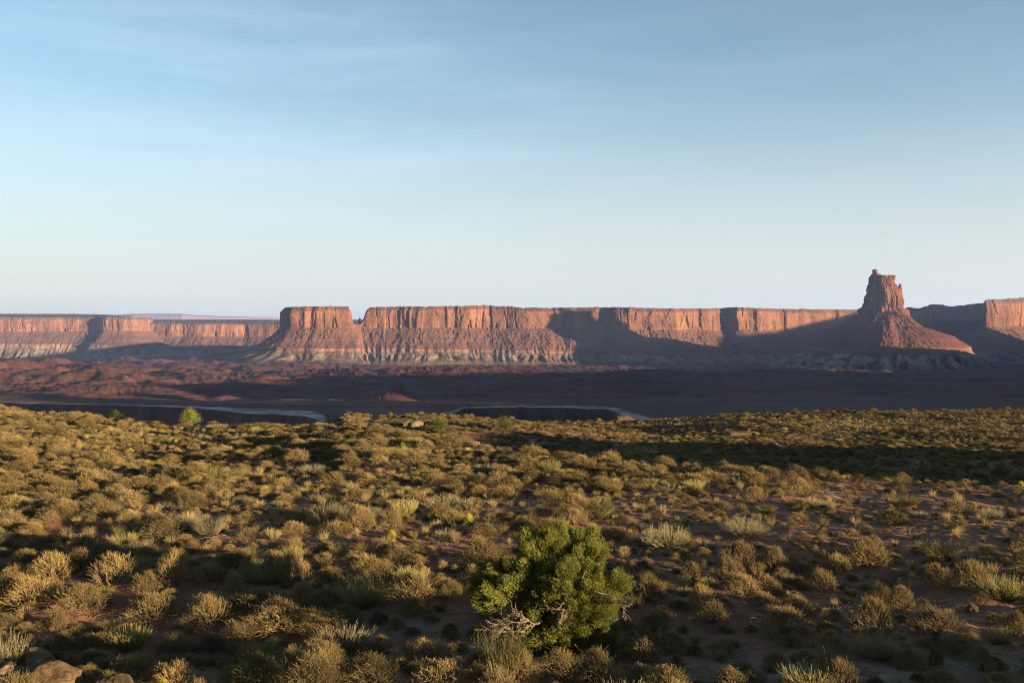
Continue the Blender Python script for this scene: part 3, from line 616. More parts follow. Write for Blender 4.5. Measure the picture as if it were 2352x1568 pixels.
def blackbrush(seed, asp=1.0, dens=1.0):
    """unit dome: about 1 wide, .55 high"""
    rs = np.random.RandomState(seed); B = Bits(); S = np.array([.5, .5, .55*asp])
    n = 44; d = rdir(rs, n, 8, 88, .8); E = d*S*lump(d, seed)[:, None]*.86; A = np.column_stack([rs.normal(0, .04, (n, 2)), np.full(n, -.03)])
    B.tubes(lerp3(A, E, 4, rs.normal(0, .025, (n, 3))), np.linspace(.009, .0035, 4)[None]*np.ones((n, 1)), np.linspace(0, .25, 4)[None])
    n = int(1350*dens); d = rdir(rs, n, 2, 90, .85); f = rs.uniform(.62, 1.0, n)**.8
    P = d*S*(lump(d, seed)*f)[:, None]; g = d*1.0+rs.normal(0, .55, (n, 3))+[0, 0, .55]; g /= np.linalg.norm(g, axis=1, keepdims=True); l = rs.uniform(.07, .17, n)*(1+.6*(rs.rand(n) < .07))
    E = P+g*l[:, None]; E[:, 2] = np.maximum(E[:, 2], .0)
    B.tubes(lerp3(P-g*.03, E, 3, rs.normal(0, .012, (n, 3))), np.array([.0048, .0038, .0012])[None]*np.ones((n, 1)), np.array([.1, .5, 1.0])[None]*rs.uniform(.5, 1, (n, 1)))
    m = int(2400*dens); k = rs.randint(0, n, m); t = rs.uniform(.35, 1, m)[:, None]
    B.leaves(P[k]*(1-t)+E[k]*t, g[k]*.6+rs.normal(0, .6, (m, 3)), rs.uniform(.016, .030, m), .011, rs.uniform(.6, 1, m))
    return B.mesh('blackbrush_twigs', M_BLACK)
def stemclump(seed, mat, name, n=240, tilt=38, spread=.16, h=.62, side=1.6, rad=.0050, curve=.10, base=.2):
    rs = np.random.RandomState(seed); B = Bits()
    az = rs.uniform(0, 2*np.pi, n); r = spread*np.sqrt(rs.rand(n)); tl = np.radians(tilt)*np.sqrt(rs.rand(n)); A = np.stack([np.cos(az)*r, np.sin(az)*r, np.full(n, -.03)], -1)
    az2 = az+rs.normal(0, .5, n); l = h*rs.uniform(.5, 1.05, n)
    D = np.stack([np.cos(az2)*np.sin(tl), np.sin(az2)*np.sin(tl), np.cos(tl)], -1); E = A+D*l[:, None]
    sag = np.stack([np.cos(az2), np.sin(az2), 0*az2], -1)*(curve*tl*l)[:, None]
    C = lerp3(A, E, 5, sag); B.tubes(C, np.linspace(rad*1.2, rad*.5, 5)[None]*np.ones((n, 1)), np.clip(np.linspace(base, 1.0, 5), 0, 1)[None]*rs.uniform(.75, 1, (n, 1)))
    m = int(n*side); k = rs.randint(0, n, m); t = rs.uniform(.3, .9, m); P = A[k]*(1-t[:, None])+E[k]*t[:, None]+sag[k]*(4*t*(1-t))[:, None]
    g = D[k]+rs.normal(0, .35, (m, 3))+[0, 0, .3]; g /= np.linalg.norm(g, axis=1, keepdims=True)
    B.tubes(lerp3(P, P+g*(h*rs.uniform(.12, .34, m))[:, None], 3, rs.normal(0, .01, (m, 3))), np.array([rad*.8, rad*.7, rad*.35])[None]*np.ones((m, 1)), np.array([.6, .9, 1.0])[None]*rs.uniform(.7, 1, (m, 1)))
    return B.mesh(name, mat)
def grass_tuft(seed):
    rs = np.random.RandomState(seed); B = Bits(); n = 150
    az = rs.uniform(0, 2*np.pi, n); r = .10*np.sqrt(rs.rand(n)); A = np.stack([np.cos(az)*r, np.sin(az)*r, np.full(n, -.02)], -1); tl = np.radians(48)*rs.rand(n)
    D = np.stack([np.cos(az)*np.sin(tl), np.sin(az)*np.sin(tl), np.cos(tl)], -1); l = rs.uniform(.25, .55, n); E = A+D*l[:, None]; sag = np.stack([0*az, 0*az, .12*l], -1)
    B.tubes(lerp3(A, E, 4, sag), np.array([.0035, .0032, .0025, .0012])[None]*np.ones((n, 1)), np.array([.1, .5, .8, 1])[None]*rs.uniform(.6, 1, (n, 1)))
    return B.mesh('grass_blades', M_GRASS)
def snakeweed(seed):
    rs = np.random.RandomState(seed); B = Bits(); n = 520; d = rdir(rs, n, 20, 90, .8); E = d*np.array([.5, .5, .85])*rs.uniform(.82, 1.02, n)[:, None]
    B.tubes(lerp3(d*.04, E, 4, rs.normal(0, .02, (n, 3))), np.array([.006, .006, .005, .004])[None]*np.ones((n, 1)), np.array([.2, .5, .8, 1])[None])
    m = 1100; k = rs.randint(0, n, m); B.leaves(E[k]*rs.uniform(.88, 1.02, m)[:, None], d[k]+rs.normal(0, .6, (m, 3)), .035, .018, 1.0)
    return B.mesh('snakeweed_stems', M_SNAKE)

# ------------------------------------------------------------------ rocks
def rock_mesh(name, seed, mat, sx, sy, sz, sub=5, layered=0.0, cut=.80):
    bm = bmesh.new(); bmesh.ops.create_icosphere(bm, subdivisions=sub, radius=1.0)
    V = np.array([v.co[:] for v in bm.verts]); Fc = np.array([[v.index for v in f.verts] for f in bm.faces]); bm.free(); rs = np.random.RandomState(seed)
    for k in range(9):                                                    # broken faces
        d = rs.normal(0, 1, 3); d /= np.linalg.norm(d); q = V@d; lim = rs.uniform(cut-.15, cut+.1); V = V-d*(np.maximum(q-lim, 0)*.9)[:, None]
    n = V/np.linalg.norm(V, axis=1, keepdims=True)
    d = .16*perlin(V[:, 0]*1.4+seed, V[:, 1]*1.4+V[:, 2]*1.1, seed)+.07*perlin(V[:, 0]*3.7+V[:, 2]*2, V[:, 1]*3.7+seed-V[:, 2]*3, seed+1)+.025*perlin(V[:, 0]*10+V[:, 2]*7, V[:, 1]*10-V[:, 2]*8, seed+2)
    V = V+n*d[:, None]
    if layered: V[:, :2] *= (1+layered*np.round(1.6*perlin(V[:, 2]*5+seed, 0*V[:, 2], seed+5))[:, None]*.5)
    V = V*[sx, sy, sz]
    return mesh_from(name, V, [Fc], mat)
ROCKS = []
def rock(px, py, w, h, label, mat, seed, sink=.35, deep=.9, layered=0.0, cat='boulder', name='boulder'):
    x, y, z = hit(px, py); s = y/F; W_, H_ = w*s/2, h*s
    sz = H_/(2-2*sink)*1.12; o = link(name, rock_mesh(name, seed, mat, W_*1.08, W_*deep, sz, 5, layered), loc=(x, y+W_*.5*deep, z+H_-sz*.98))
    o.rotation_euler = (0, 0, 0); tag(o, label, cat); ROCKS.append((x, y+W_*.5*deep, W_)); return o
rock(84, 1530, 66, 44, 'round pale tan boulder behind the larger brown boulder, lower left corner', M_ROCK, 1)
rock(98, 1586, 160, 58, 'large smooth brown boulder in the lower left corner', M_ROCKBR, 2, deep=.6)
rock(8, 1590, 84, 54, 'pale tan boulder cut by the left edge at the lower corner', M_ROCK, 3)
rock(268, 1600, 104, 46, 'dark shaded boulder right of the large brown corner boulder', M_ROCKBR, 4, deep=.6)
rock(58, 1552, 30, 14, 'small tan stone wedged between the corner boulders', M_ROCK, 5, name='stone', cat='stone')
rock(508, 1530, 64, 20, 'low dark rock in the shade left of the green broom clump', M_ROCKBR, 6, name='rock', cat='rock')
rock(640, 1530, 70, 30, 'dark brown rock showing behind the green broom clump', M_ROCKBR, 7, name='rock', cat='rock')
rock(2236, 1406, 30, 16, 'lone brown stone on the bare sand at the far right', M_ROCKBR, 8, name='stone', cat='stone')
rock(1632, 1560, 130, 14, 'flat grey slickrock slab in the shade at the bottom right', M_ROCK, 9, sink=.5, layered=.08, name='rock_slab', cat='rock slab')
rock(1975, 1546, 96, 14, 'pale grey flat rock right of the yellow green broom', M_ROCK, 10, sink=.5, name='rock_slab', cat='rock slab')
rock(908, 984, 100, 22, 'big tilted slab of tan rock on the front of the low hill', M_ROCKBR, 11, layered=.10, deep=.5, name='rock_slab', cat='rock slab')
rock(766, 976, 50, 16, 'rounded tan rock at the left tip of the low hill', M_ROCK, 12, layered=.06)
rock(786, 963, 24, 7, 'small thin ledge stone above the rounded rock on the hill', M_ROCK, 13, name='stone', cat='stone')
rock(955, 984, 42, 17, 'pale block beside the big tilted slab on the hill', M_ROCK, 14, layered=.05)
rock(1055, 1024, 96, 20, 'low layered brown outcrop in the middle of the draw', M_ROCKBR, 15, layered=.14, deep=.4, name='rock_outcrop', cat='rock outcrop')
rock(1432, 962, 52, 13, 'golden layered outcrop on the skyline of the bench', M_ROCKBR, 16, layered=.16, deep=.5, name='rock_outcrop', cat='rock outcrop')
rock(1700, 1003, 96, 13, 'thin dark rock ledges among scrub at the right', M_ROCKBR, 17, layered=.16, deep=.4, name='rock_outcrop', cat='rock outcrop')
rock(333, 972, 74, 8, 'pale flat rock ledge between the two small trees at the left', M_ROCK, 18, sink=.5, deep=.4, name='rock_slab', cat='rock slab')

# ------------------------------------------------------------------ the juniper
JX, JY, JZ = hit(1275, 1502); JS = JY/F
juniper = empty('juniper_tree', (JX, JY, JZ)); juniper.scale = (.95, .95, .97); tag(juniper, 'bushy bright green juniper tree standing alone in the foreground', 'tree')
def jp(px, py, dep=0.0): return np.array([(px-1275)*JS, dep, (1502-py)*JS])
def juniper_parts():
    rs = np.random.RandomState(77); C = []
    lobes = [(1285, 1345, 104, 118, 70, 80), (1280, 1330, 98, 112, 100, 62), (1330, 1280, 66, 62, 70, 22), (1235, 1262, 58, 48, 60, 18), (1150, 1335, 78, 56, 80, 30), (1120, 1375, 46, 40, 50, 12), (1355, 1395, 62, 70, 70, 26), (1320, 1440, 60, 48, 60, 18),
             (1235, 1462, 46, 34, 50, 12), (1395, 1478, 30, 22, 30, 7), (1412, 1345, 30, 24, 30, 8), (1430, 1352, 16, 14, 16, 3), (1262, 1395, 80, 60, 80, 22), (1375, 1260, 28, 34, 30, 7), (1270, 1228, 40, 22, 36, 8), (1390, 1440, 24, 30, 30, 6), (1275, 1452, 92, 42, 60, 26), (1250, 1480, 60, 20, 40, 10), (1350, 1478, 50, 20, 40, 8)]
    for (px, py, a, b, c, n) in lobes:
        for _ in range(int(n*1.55)):
            d = rs.normal(0, 1, 3); d /= np.linalg.norm(d); d[1] = -abs(d[1]) if rs.rand() < .62 else d[1]; f = rs.uniform(.55, 1.0)
            C.append(jp(px+d[0]*a*f, py-d[2]*b*f, d[1]*c*f*JS)+[0, .25, 0])
    C = np.array(C); C = C[C[:, 2] > .10]
    B = Bits()
    for c in C:
        n = rs.randint(460, 600); r = rs.uniform(.07, .15); ax = c-np.array([0, .25, .75]); ax /= np.linalg.norm(ax)+1e-6
        d = rs.normal(0, 1, (n, 3)); d /= np.linalg.norm(d, axis=1, keepdims=True); d = d+ax*.35; P = c+d*(r*rs.uniform(.35, 1.0, n)**.6)[:, None]*[1, 1, 1.1] + ax*(r*rs.uniform(-.3, .9, n))[:, None]
        g = d*.7+ax*.5+rs.normal(0, .45, (n, 3))+[0, 0, .45]; g /= np.linalg.norm(g, axis=1, keepdims=True); l = rs.uniform(.024, .054, n)
        tone = rs.uniform(.45, .95)
        B.tubes(lerp3(P, P+g*l[:, None], 3), np.array([.0040, .0050, .0012])[None]*np.ones((n, 1)), np.array([tone*.6, tone, 1.0])[None]*np.ones((n, 1)))
    link('crown', B.mesh('juniper_crown', M_JLEAF), juniper)
    # trunk and limbs
    B = Bits()
    root = np.array([[0, .30, -.1]]); 
    idx = rs.choice(len(C), 46, replace=False); E = C[idx]; n = len(E)
    A = np.column_stack([rs.normal(0, .10, n), .30+rs.normal(0, .08, n), rs.uniform(-.08, .25, n)])
    B.tubes(lerp3(A, E, 7, rs.normal(0, .09, (n, 3))+[0, 0, -.05]), np.linspace(.045, .010, 7)[None]*rs.uniform(.6, 1.2, (n, 1)), 0.0, ns=6)
    B.tubes(lerp3(np.array([[.0, .3, -.2], [-.12, .33, -.2], [.14, .28, -.2]]), np.array([[.06, .3, 1.0], [-.35, .35, .8], [.42, .2, .85]]), 8, rs.normal(0, .06, (3, 3))), np.linspace(.14, .05, 8)[None]*np.ones((3, 1)), 0.0, ns=9)
    link('trunk', B.mesh('juniper_trunk', M_JBARK, True), juniper)
    # bare silvery branches poking out of the crown
    def dead(a, b, spread, n2, seed, depth=-.55):
        r = np.random.RandomState(seed); Bd = Bits(); A = jp(a[0], a[1], -.25)[None]; E = jp(b[0], b[1], depth)[None]; L_ = np.linalg.norm(E-A)
        k = 8; C0 = lerp3(A, E, k, r.normal(0, .05, (1, 3))); C0[:, 1:-1] += r.normal(0, .02, (1, k-2, 3)); Bd.tubes(C0, np.linspace(.020, .007, k)[None], 0.0, ns=5)
        t = r.uniform(.25, 1, n2); P = np.array([np.array([np.interp(q, np.linspace(0, 1, k), C0[0, :, m]) for m in range(3)]) for q in t]); D0 = (E-A)/L_
        g = D0+r.normal(0, spread, (n2, 3)); g /= np.linalg.norm(g, axis=1, keepdims=True); l = L_*r.uniform(.25, .6, n2); E2 = P+g*l[:, None]
        C2 = lerp3(P, E2, 5, r.normal(0, .04, (n2, 3))); C2[:, 1:-1] += r.normal(0, .012, (n2, 3, 3)); Bd.tubes(C2, np.linspace(.0095, .0045, 5)[None]*np.ones((n2, 1)), 0.0)
        m = n2*5; kk = r.randint(0, n2, m); q = r.uniform(.3, 1, m)[:, None]; P3 = P[kk]*(1-q)+E2[kk]*q; g3 = g[kk]+r.normal(0, spread*1.1, (m, 3)); g3 /= np.linalg.norm(g3, axis=1, keepdims=True)
        C3 = lerp3(P3, P3+g3*(L_*r.uniform(.10, .26, m))[:, None], 4, r.normal(0, .015, (m, 3))); Bd.tubes(C3, np.linspace(.0055, .0028, 4)[None]*np.ones((m, 1)), 0.0)
        tag(link('dead_branch', Bd.mesh('dead_branch', M_DEADWOOD), juniper), None)
    dead((1225, 1425), (1150, 1398), .45, 8, 1); dead((1240, 1415), (1175, 1375), .5, 10, 2, -.75); dead((1370, 1345), (1432, 1372), .5, 11, 3, -.45); dead((1320, 1470), (1372, 1488), .6, 12, 4, -.7)
    dead((1300, 1370), (1285, 1405), .7, 8, 5, -.8); dead((1200, 1440), (1120, 1432), .5, 14, 7, -.4)
juniper_parts()

# ------------------------------------------------------------------ the small trees and leafy bushes far out on the bench
def leafy(name, px, py, w, h, label, lm, seed, cat='bush', n=26):
    x, y, z = hit(px, py); s = y/F; a, H_ = w*s/2, h*s; root = empty(name, (x, y, z-.05)); tag(root, label, cat); rs = np.random.RandomState(seed)
    d = rdir(rs, n, 5, 90, .8); C = d*np.array([a*.82, a*.75, H_*.82])*rs.uniform(.55, 1.0, n)[:, None]+[0, 0, H_*.06]
    B = Bits(); m = 170; P = np.repeat(C, m, 0)+rs.normal(0, 1, (n*m, 3))*np.array([a*.16, a*.16, H_*.10]); P[:, 2] = np.maximum(P[:, 2], .02); B.leaves(P, rs.normal(0, .7, (n*m, 3))+[0, 0, .4], .055+.02*rs.rand(n*m), .028, rs.uniform(.5, 1, n*m))
    link('crown', B.mesh('leafy_crown', lm), root)
    B = Bits(); A = np.column_stack([rs.normal(0, a*.06, (n, 2)), np.full(n, -.1)]); B.tubes(lerp3(A, C, 5, rs.normal(0, a*.06, (n, 3))), np.linspace(.028, .008, 5)[None]*np.ones((n, 1)), 0.0, ns=4)
    link('trunk', B.mesh('stems', M_JBARK, True), root); return root
leafy('bush', 265, 962, 40, 28, 'small dark green bush on the skyline at the left', M_DKLEAF, 1)
leafy('bush', 437, 968, 54, 44, 'tall bright green bush on the skyline, right of the darker one', M_LEAF, 2, n=36)
leafy('bush', 1160, 992, 50, 42, 'round dark green bush beside the low hill', M_DKLEAF, 3, n=34)
leafy('bush', 1008, 992, 56, 30, 'spreading olive bush in shade at the foot of the low hill', M_DKLEAF, 4, n=30)
leafy('bush', 1008, 972, 20, 18, 'small yellow green bush just above the olive bush', M_LEAF, 14, n=14)
leafy('bush', 923, 1034, 28, 17, 'small vivid green bush at the edge of the draw', M_LEAF, 5, n=16)
leafy('bush', 2008, 950, 34, 14, 'low bright green bush on the skyline below the tower', M_LEAF, 6, n=16)
leafy('bush', 1712, 966, 26, 24, 'pale green bush sticking up on the right hand slope', M_LEAF, 7, n=16)
leafy('bush', 1762, 944, 18, 10, 'tiny dark bush on the skyline left of the tower', M_DKLEAF, 8, n=10)
leafy('bush', 896, 952, 18, 9, 'small green bush on top of the low hill', M_LEAF, 9, n=12)
leafy('bush', 215, 965, 22, 9, 'little dark bush left of the dark green skyline bush', M_DKLEAF, 10, n=10)

# ------------------------------------------------------------------ scrub: shapes, then places
KIND = {
    'blackbrush_shrub': [blackbrush(100+i, [1, .85, 1.15, .95, 1.05, .8, 1.2, 1][i], [1, .85, 1.1, 1, .7, 1, .9, 1.15][i]) for i in range(8)],
    'joint_fir_shrub': [stemclump(200+i, M_EPH, 'joint_fir_stems', 330, [30, 44, 36, 52][i], .22, .75, 1.8, .0042) for i in range(4)],
    'sage_shrub': [stemclump(300+i, M_SAGE, 'sage_stems', 430, [58, 66, 50, 60][i], .26, .56, 2.2, .0036) for i in range(4)],
    'grass_tuft': [grass_tuft(400+i) for i in range(4)],
    'snakeweed_shrub': [snakeweed(500+i) for i in range(2)],
}
PL = []      # kind, x, y, z, width scale, height scale, rotation, variant
GRID = {}
def free(x, y, r):
    cx, cy = int(x//1.5), int(y//1.5)
    for i in range(cx-1, cx+2):
        for j in range(cy-1, cy+2):
            for (a, b, q) in GRID.get((i, j), ()):
                if (a-x)**2+(b-y)**2 < ((q+r)*.80)**2: return False
    return True
def occupy(x, y, r): GRID.setdefault((int(x//1.5), int(y//1.5)), []).append((x, y, r))
for (x, y, r) in ROCKS: occupy(x, y, min(r, 1.2))
for a in (-.7, 0, .7): occupy(JX+a, JY+.2, .55)
rs = np.random.RandomState(5)
def put(kind, px, py, w, h, var=None):
    """a plant of the photograph: column and row of its foot, width and height in photo pixels"""
    x, y, z = hit(px, py); s = y/F; ws, hs_ = w*s, h*s
    base = {'blackbrush_shrub': (1.05, .62), 'joint_fir_shrub': (.95, .78), 'sage_shrub': (1.15, .62), 'grass_tuft': (.7, .5), 'snakeweed_shrub': (1.0, .86)}[kind]
    PL.append([kind, x, y, z, ws/base[0], hs_/base[1], rs.uniform(0, 6.28), rs.randint(len(KIND[kind])) if var is None else var, 1]); occupy(x, y, ws*.42)
for a in [('joint_fir_shrub', 1150, 1562, 118, 128, 0), ('blackbrush_shrub', 1190, 1562, 110, 60), ('sage_shrub', 14, 1528, 110, 90), ('sage_shrub', 612, 1338, 120, 76), ('blackbrush_shrub', 668, 1336, 100, 70), ('joint_fir_shrub', 835, 1390, 110, 66, 1), ('blackbrush_shrub', 946, 1384, 112, 72),
          ('blackbrush_shrub', 1030, 1372, 70, 42), ('sage_shrub', 2012, 1508, 110, 72), ('joint_fir_shrub', 1895, 1562, 46, 92, 0), ('joint_fir_shrub', 1862, 1580, 110, 60, 1), ('blackbrush_shrub', 1930, 1585, 100, 58), ('joint_fir_shrub', 298, 1488, 92, 56, 2), ('joint_fir_shrub', 590, 1528, 96, 58, 2), ('joint_fir_shrub', 560, 1570, 90, 52, 3),
          ('sage_shrub', 1655, 1508, 66, 58), ('snakeweed_shrub', 1077, 1210, 32, 32), ('snakeweed_shrub', 2236, 1170, 20, 18), ('snakeweed_shrub', 1486, 1052, 16, 12), ('blackbrush_shrub', 1800, 1458, 118, 66), ('blackbrush_shrub', 2002, 1445, 112, 74), ('blackbrush_shrub', 2150, 1458, 124, 62), ('blackbrush_shrub', 2070, 1398, 66, 54),
          ('blackbrush_shrub', 2020, 1380, 60, 46), ('blackbrush_shrub', 1890, 1360, 72, 52), ('blackbrush_shrub', 1610, 1398, 70, 46), ('blackbrush_shrub', 1830, 1418, 88, 46), ('blackbrush_shrub', 1490, 1380, 90, 66), ('blackbrush_shrub', 1590, 1340, 56, 52), ('joint_fir_shrub', 1370, 1188, 70, 44, 1), ('sage_shrub', 1530, 1252, 120, 60),
          ('blackbrush_shrub', 690, 1405, 84, 64), ('blackbrush_shrub', 538, 1362, 48, 46), ('blackbrush_shrub', 135, 1450, 46, 42), ('blackbrush_shrub', 400, 1500, 84, 52), ('blackbrush_shrub', 335, 1360, 70, 48), ('blackbrush_shrub', 400, 1345, 84, 66), ('blackbrush_shrub', 480, 1335, 94, 42), ('blackbrush_shrub', 265, 1335, 100, 64), ('blackbrush_shrub', 120, 1330, 90, 62),
          ('blackbrush_shrub', 735, 1540, 120, 70), ('blackbrush_shrub', 670, 1560, 90, 60), ('blackbrush_shrub', 850, 1572, 150, 60), ('blackbrush_shrub', 1010, 1575, 150, 56), ('blackbrush_shrub', 1100, 1582, 80, 46), ('blackbrush_shrub', 970, 1500, 62, 36), ('blackbrush_shrub', 860, 1505, 66, 40), ('blackbrush_shrub', 790, 1440, 90, 50), ('blackbrush_shrub', 640, 1442, 150, 62),
          ('blackbrush_shrub', 480, 1436, 120, 60), ('blackbrush_shrub', 350, 1420, 120, 56), ('blackbrush_shrub', 180, 1400, 130, 56), ('blackbrush_shrub', 720, 1455, 90, 46), ('blackbrush_shrub', 560, 1462, 100, 44), ('blackbrush_shrub', 400, 1576, 110, 56), ('blackbrush_shrub', 1290, 1560, 130, 54), ('blackbrush_shrub', 1380, 1572, 120, 44),
          ('blackbrush_shrub', 1480, 1520, 78, 54), ('blackbrush_shrub', 1540, 1500, 90, 50), ('blackbrush_shrub', 1500, 1455, 70, 46), ('joint_fir_shrub', 1445, 1500, 46, 40, 2), ('blackbrush_shrub', 1555, 1532, 34, 30), ('blackbrush_shrub', 1680, 1580, 90, 50), ('blackbrush_shrub', 2255, 1540, 64, 46), ('blackbrush_shrub', 2090, 1535, 84, 50), ('blackbrush_shrub', 2150, 1530, 40, 40),
          ('blackbrush_shrub', 1905, 1490, 84, 46), ('blackbrush_shrub', 2200, 1500, 100, 44), ('blackbrush_shrub', 2330, 1460, 60, 50), ('joint_fir_shrub', 2305, 1375, 100, 60, 1), ('blackbrush_shrub', 2230, 1345, 90, 58), ('blackbrush_shrub', 2155, 1345, 80, 50), ('sage_shrub', 2080, 1352, 40, 36), ('joint_fir_shrub', 2160, 1285, 90, 50, 1), ('blackbrush_shrub', 1990, 1300, 120, 66),
          ('blackbrush_shrub', 1920, 1310, 70, 46), ('blackbrush_shrub', 1700, 1300, 100, 60), ('blackbrush_shrub', 1780, 1310, 70, 44), ('blackbrush_shrub', 1675, 1340, 80, 60), ('blackbrush_shrub', 1760, 1358, 90, 40), ('grass_tuft', 1740, 1330, 40, 46), ('grass_tuft', 560, 1330, 40, 40), ('grass_tuft', 330, 1310, 50, 36),
          ('snakeweed_shrub', 900, 1240, 30, 24), ('snakeweed_shrub', 1405, 1490, 34, 28), ('snakeweed_shrub', 1560, 1130, 18, 14), ('blackbrush_shrub', 900, 1215, 50, 44), ('blackbrush_shrub', 826, 1215, 80, 50), ('sage_shrub', 755, 1195, 90, 50), ('joint_fir_shrub', 500, 1100, 110, 30, 3), ('joint_fir_shrub', 2075, 1160, 70, 26, 1),
          ('sage_shrub', 10, 1260, 50, 50), ('sage_shrub', 430, 1215, 70, 44), ('sage_shrub', 480, 1225, 80, 46), ('joint_fir_shrub', 930, 1185, 60, 44, 2), ('snakeweed_shrub', 2345, 1120, 20, 16)]: put(*a)
NAMED = len(PL)
def spacing(px, py, x, y):
    s = 1.0
    s *= 1+.75*sstep(1400, 1700, px)*sstep(1090, 1180, py)*(1-.35*sstep(1230, 1300, py)) + 1.3*sstep(1800, 2050, px)*sstep(1098, 1112, py)*(1-sstep(1165, 1200, py))
    s *= 1+.8*math.exp(-((px-1000)/190)**2-((py-1455)/70)**2) + .6*math.exp(-((px-1500)/110)**2-((py-1300)/40)**2)+.5*math.exp(-((px-1700)/330)**2-((py-1440)/60)**2)+.7*math.exp(-((px-2150)/260)**2-((py-1410)/50)**2)
    s *= 1+.5*math.exp(-((px-1200)/160)**2-((py-1270)/45)**2)
    return .86*s*(1+.36*float(perlin(x*.16, y*.16, 91)))
NC = 52000; dd = 13.5+(128-13.5)*rs.rand(NC)**.62; tt = rs.uniform(-.60, .66, NC); zz = gz(tt*dd, dd); rnd = rs.rand(NC, 4); patch = perlin(tt*dd*.13, dd*.07, 55); gpatch = perlin(tt*dd*.07+9, dd*.05, 57); cnt = 0
for k in range(NC):
    x, y, z = tt[k]*dd[k], dd[k], zz[k]
    if z < -13.0 or math.hypot(x, y) < 13.5: continue
    px, py = 1176+F*x/y, HZ-F*z/y
    if py > 1640: continue
    sp = spacing(px, py, x, y); w = .33+.84*rnd[k, 0]**1.7
    if abs(px-1270) < 190 and 1440 < py < 1600 and rnd[k, 1] < .6: continue
    u = rnd[k, 1]
    if u < .035+.07*(patch[k] > .28): kind = 'joint_fir_shrub'; w *= .95
    elif u < .085+.08*(patch[k] < -.3): kind = 'sage_shrub'; w *= 1.0
    elif u < .20+.50*(gpatch[k] > .22)*(py < 1260): kind = 'grass_tuft'; w = .35+.35*rnd[k, 0]
    elif u < .208+.0: kind = 'snakeweed_shrub'; w *= .5
    else: kind = 'blackbrush_shrub'
    if y > 85: w *= .85
    if not free(x, y, w*.5*sp): continue
    occupy(x, y, w*.5*sp*.98)
    hsc = w*(.58+.32*rnd[k, 2])*(1-.20*float(sstep(35, 70, y))) if kind != 'grass_tuft' else w*.95
    hsc = min(hsc, .95)
    PL.append([kind, x, y, z, w, hsc, rnd[k, 3]*6.28, int(rnd[k, 2]*997) % len(KIND[kind]), 0])
for (px, py, wpx, hpx, n) in [(130, 1108, 230, 26, 90), (345, 1118, 170, 24, 70), (480, 1098, 260, 22, 110), (620, 1135, 170, 20, 60), (1010, 1098, 210, 22, 90), (930, 1138, 120, 18, 40), (300, 1070, 200, 16, 70), (80, 1150, 160, 22, 50), (870, 1045, 240, 14, 80),
                              (1060, 1040, 120, 10, 40), (1420, 1118, 180, 20, 60), (1600, 1100, 140, 16, 40), (700, 1190, 120, 20, 30), (330, 1310, 60, 18, 12), (60, 1210, 110, 20, 25), (1850, 1165, 160, 18, 30), (560, 1560, 90, 20, 16), (720, 1575, 120, 20, 18)]:
    for _ in range(n):
        a, r = rs.uniform(0, 6.28), math.sqrt(rs.rand()); x, y, z = hit(px+math.cos(a)*r*wpx/2, py+math.sin(a)*r*hpx/2); w = rs.uniform(.30, .62); PL.append(['grass_tuft', x, y, z, w*1.1, w*rs.uniform(.75, 1.1), rs.uniform(0, 6.28), rs.randint(4), 0])
NC = 16000; dd = 13.5+(80-13.5)*rs.rand(NC)**.7; tt = rs.uniform(-.58, .62, NC); zz = gz(tt*dd, dd); rnd = rs.rand(NC, 4)
for k in range(NC):
    x, y, z = tt[k]*dd[k], dd[k], zz[k]; w = .16+.24*rnd[k, 0]**1.3
    if z < -13 or (x > 8 and 33 < y < 41 and rnd[k, 2] < .7) or perlin(x*.35, y*.35, 77) < -.12+.25*rnd[k, 3]-.1: continue
    if not free(x, y, w*.45): continue
    occupy(x, y, w*.45); kind = ('blackbrush_shrub', 'blackbrush_shrub', 'blackbrush_shrub', 'grass_tuft', 'sage_shrub', 'joint_fir_shrub')[int(rnd[k, 1]*5.4)]
    PL.append([kind, x, y, z, w, w*(.7+.5*rnd[k, 2]), rnd[k, 3]*6.28, int(rnd[k, 2]*997) % len(KIND[kind]), 0])
# ---- which are things of their own: the ones that show largest, at most 300 of a kind
GROUPS = {'blackbrush_shrub': 'blackbrush shrubs on the bench', 'joint_fir_shrub': 'green joint fir shrubs', 'sage_shrub': 'grey green broom shrubs', 'snakeweed_shrub': 'yellow snakeweed domes'}
LIMIT = {'blackbrush_shrub': 300, 'joint_fir_shrub': 130, 'sage_shrub': 110, 'snakeweed_shrub': 40, 'grass_tuft': 0}
MARKS = [('juniper', 1270, 1400), ('corner boulders', 110, 1550), ('lone brown stone', 2236, 1400), ('bright yellow dome', 1077, 1205), ('tall broom clump', 1150, 1540), ('blue grey broom', 2010, 1490),
         ('bottom broom', 1895, 1550), ('bright skyline bush', 437, 965), ('vivid green bush', 923, 1030), ('low layered outcrop', 1055, 1020), ('right yellow dome', 2236, 1165), ('pale left broom', 612, 1325), ('thin rock ledges', 1700, 1000), ('slickrock slab', 1632, 1555), ('shaded rock', 640, 1520), ('yellow green patch', 500, 1095), ('left edge broom', 10, 1250)]
def place_words(px, py):
    best = min(MARKS, key=lambda m: ((m[1]-px)/1.0)**2+((m[2]-py)*1.9)**2); dx, dy = px-best[1], py-best[2]
    if abs(dx) > 2.2*abs(dy): r = 'left of' if dx < 0 else 'right of'
    else: r = ('behind' if dy < 0 else 'before') + (' and left of' if dx < -.5*abs(dy) else ' and right of' if dx > .5*abs(dy) else '')
    return best[0], r, math.hypot(dx, dy)
ADJ = {'blackbrush_shrub': 'brown blackbrush shrub', 'joint_fir_shrub': 'green joint fir shrub', 'sage_shrub': 'grey green broom shrub', 'snakeweed_shrub': 'yellow snakeweed dome'}
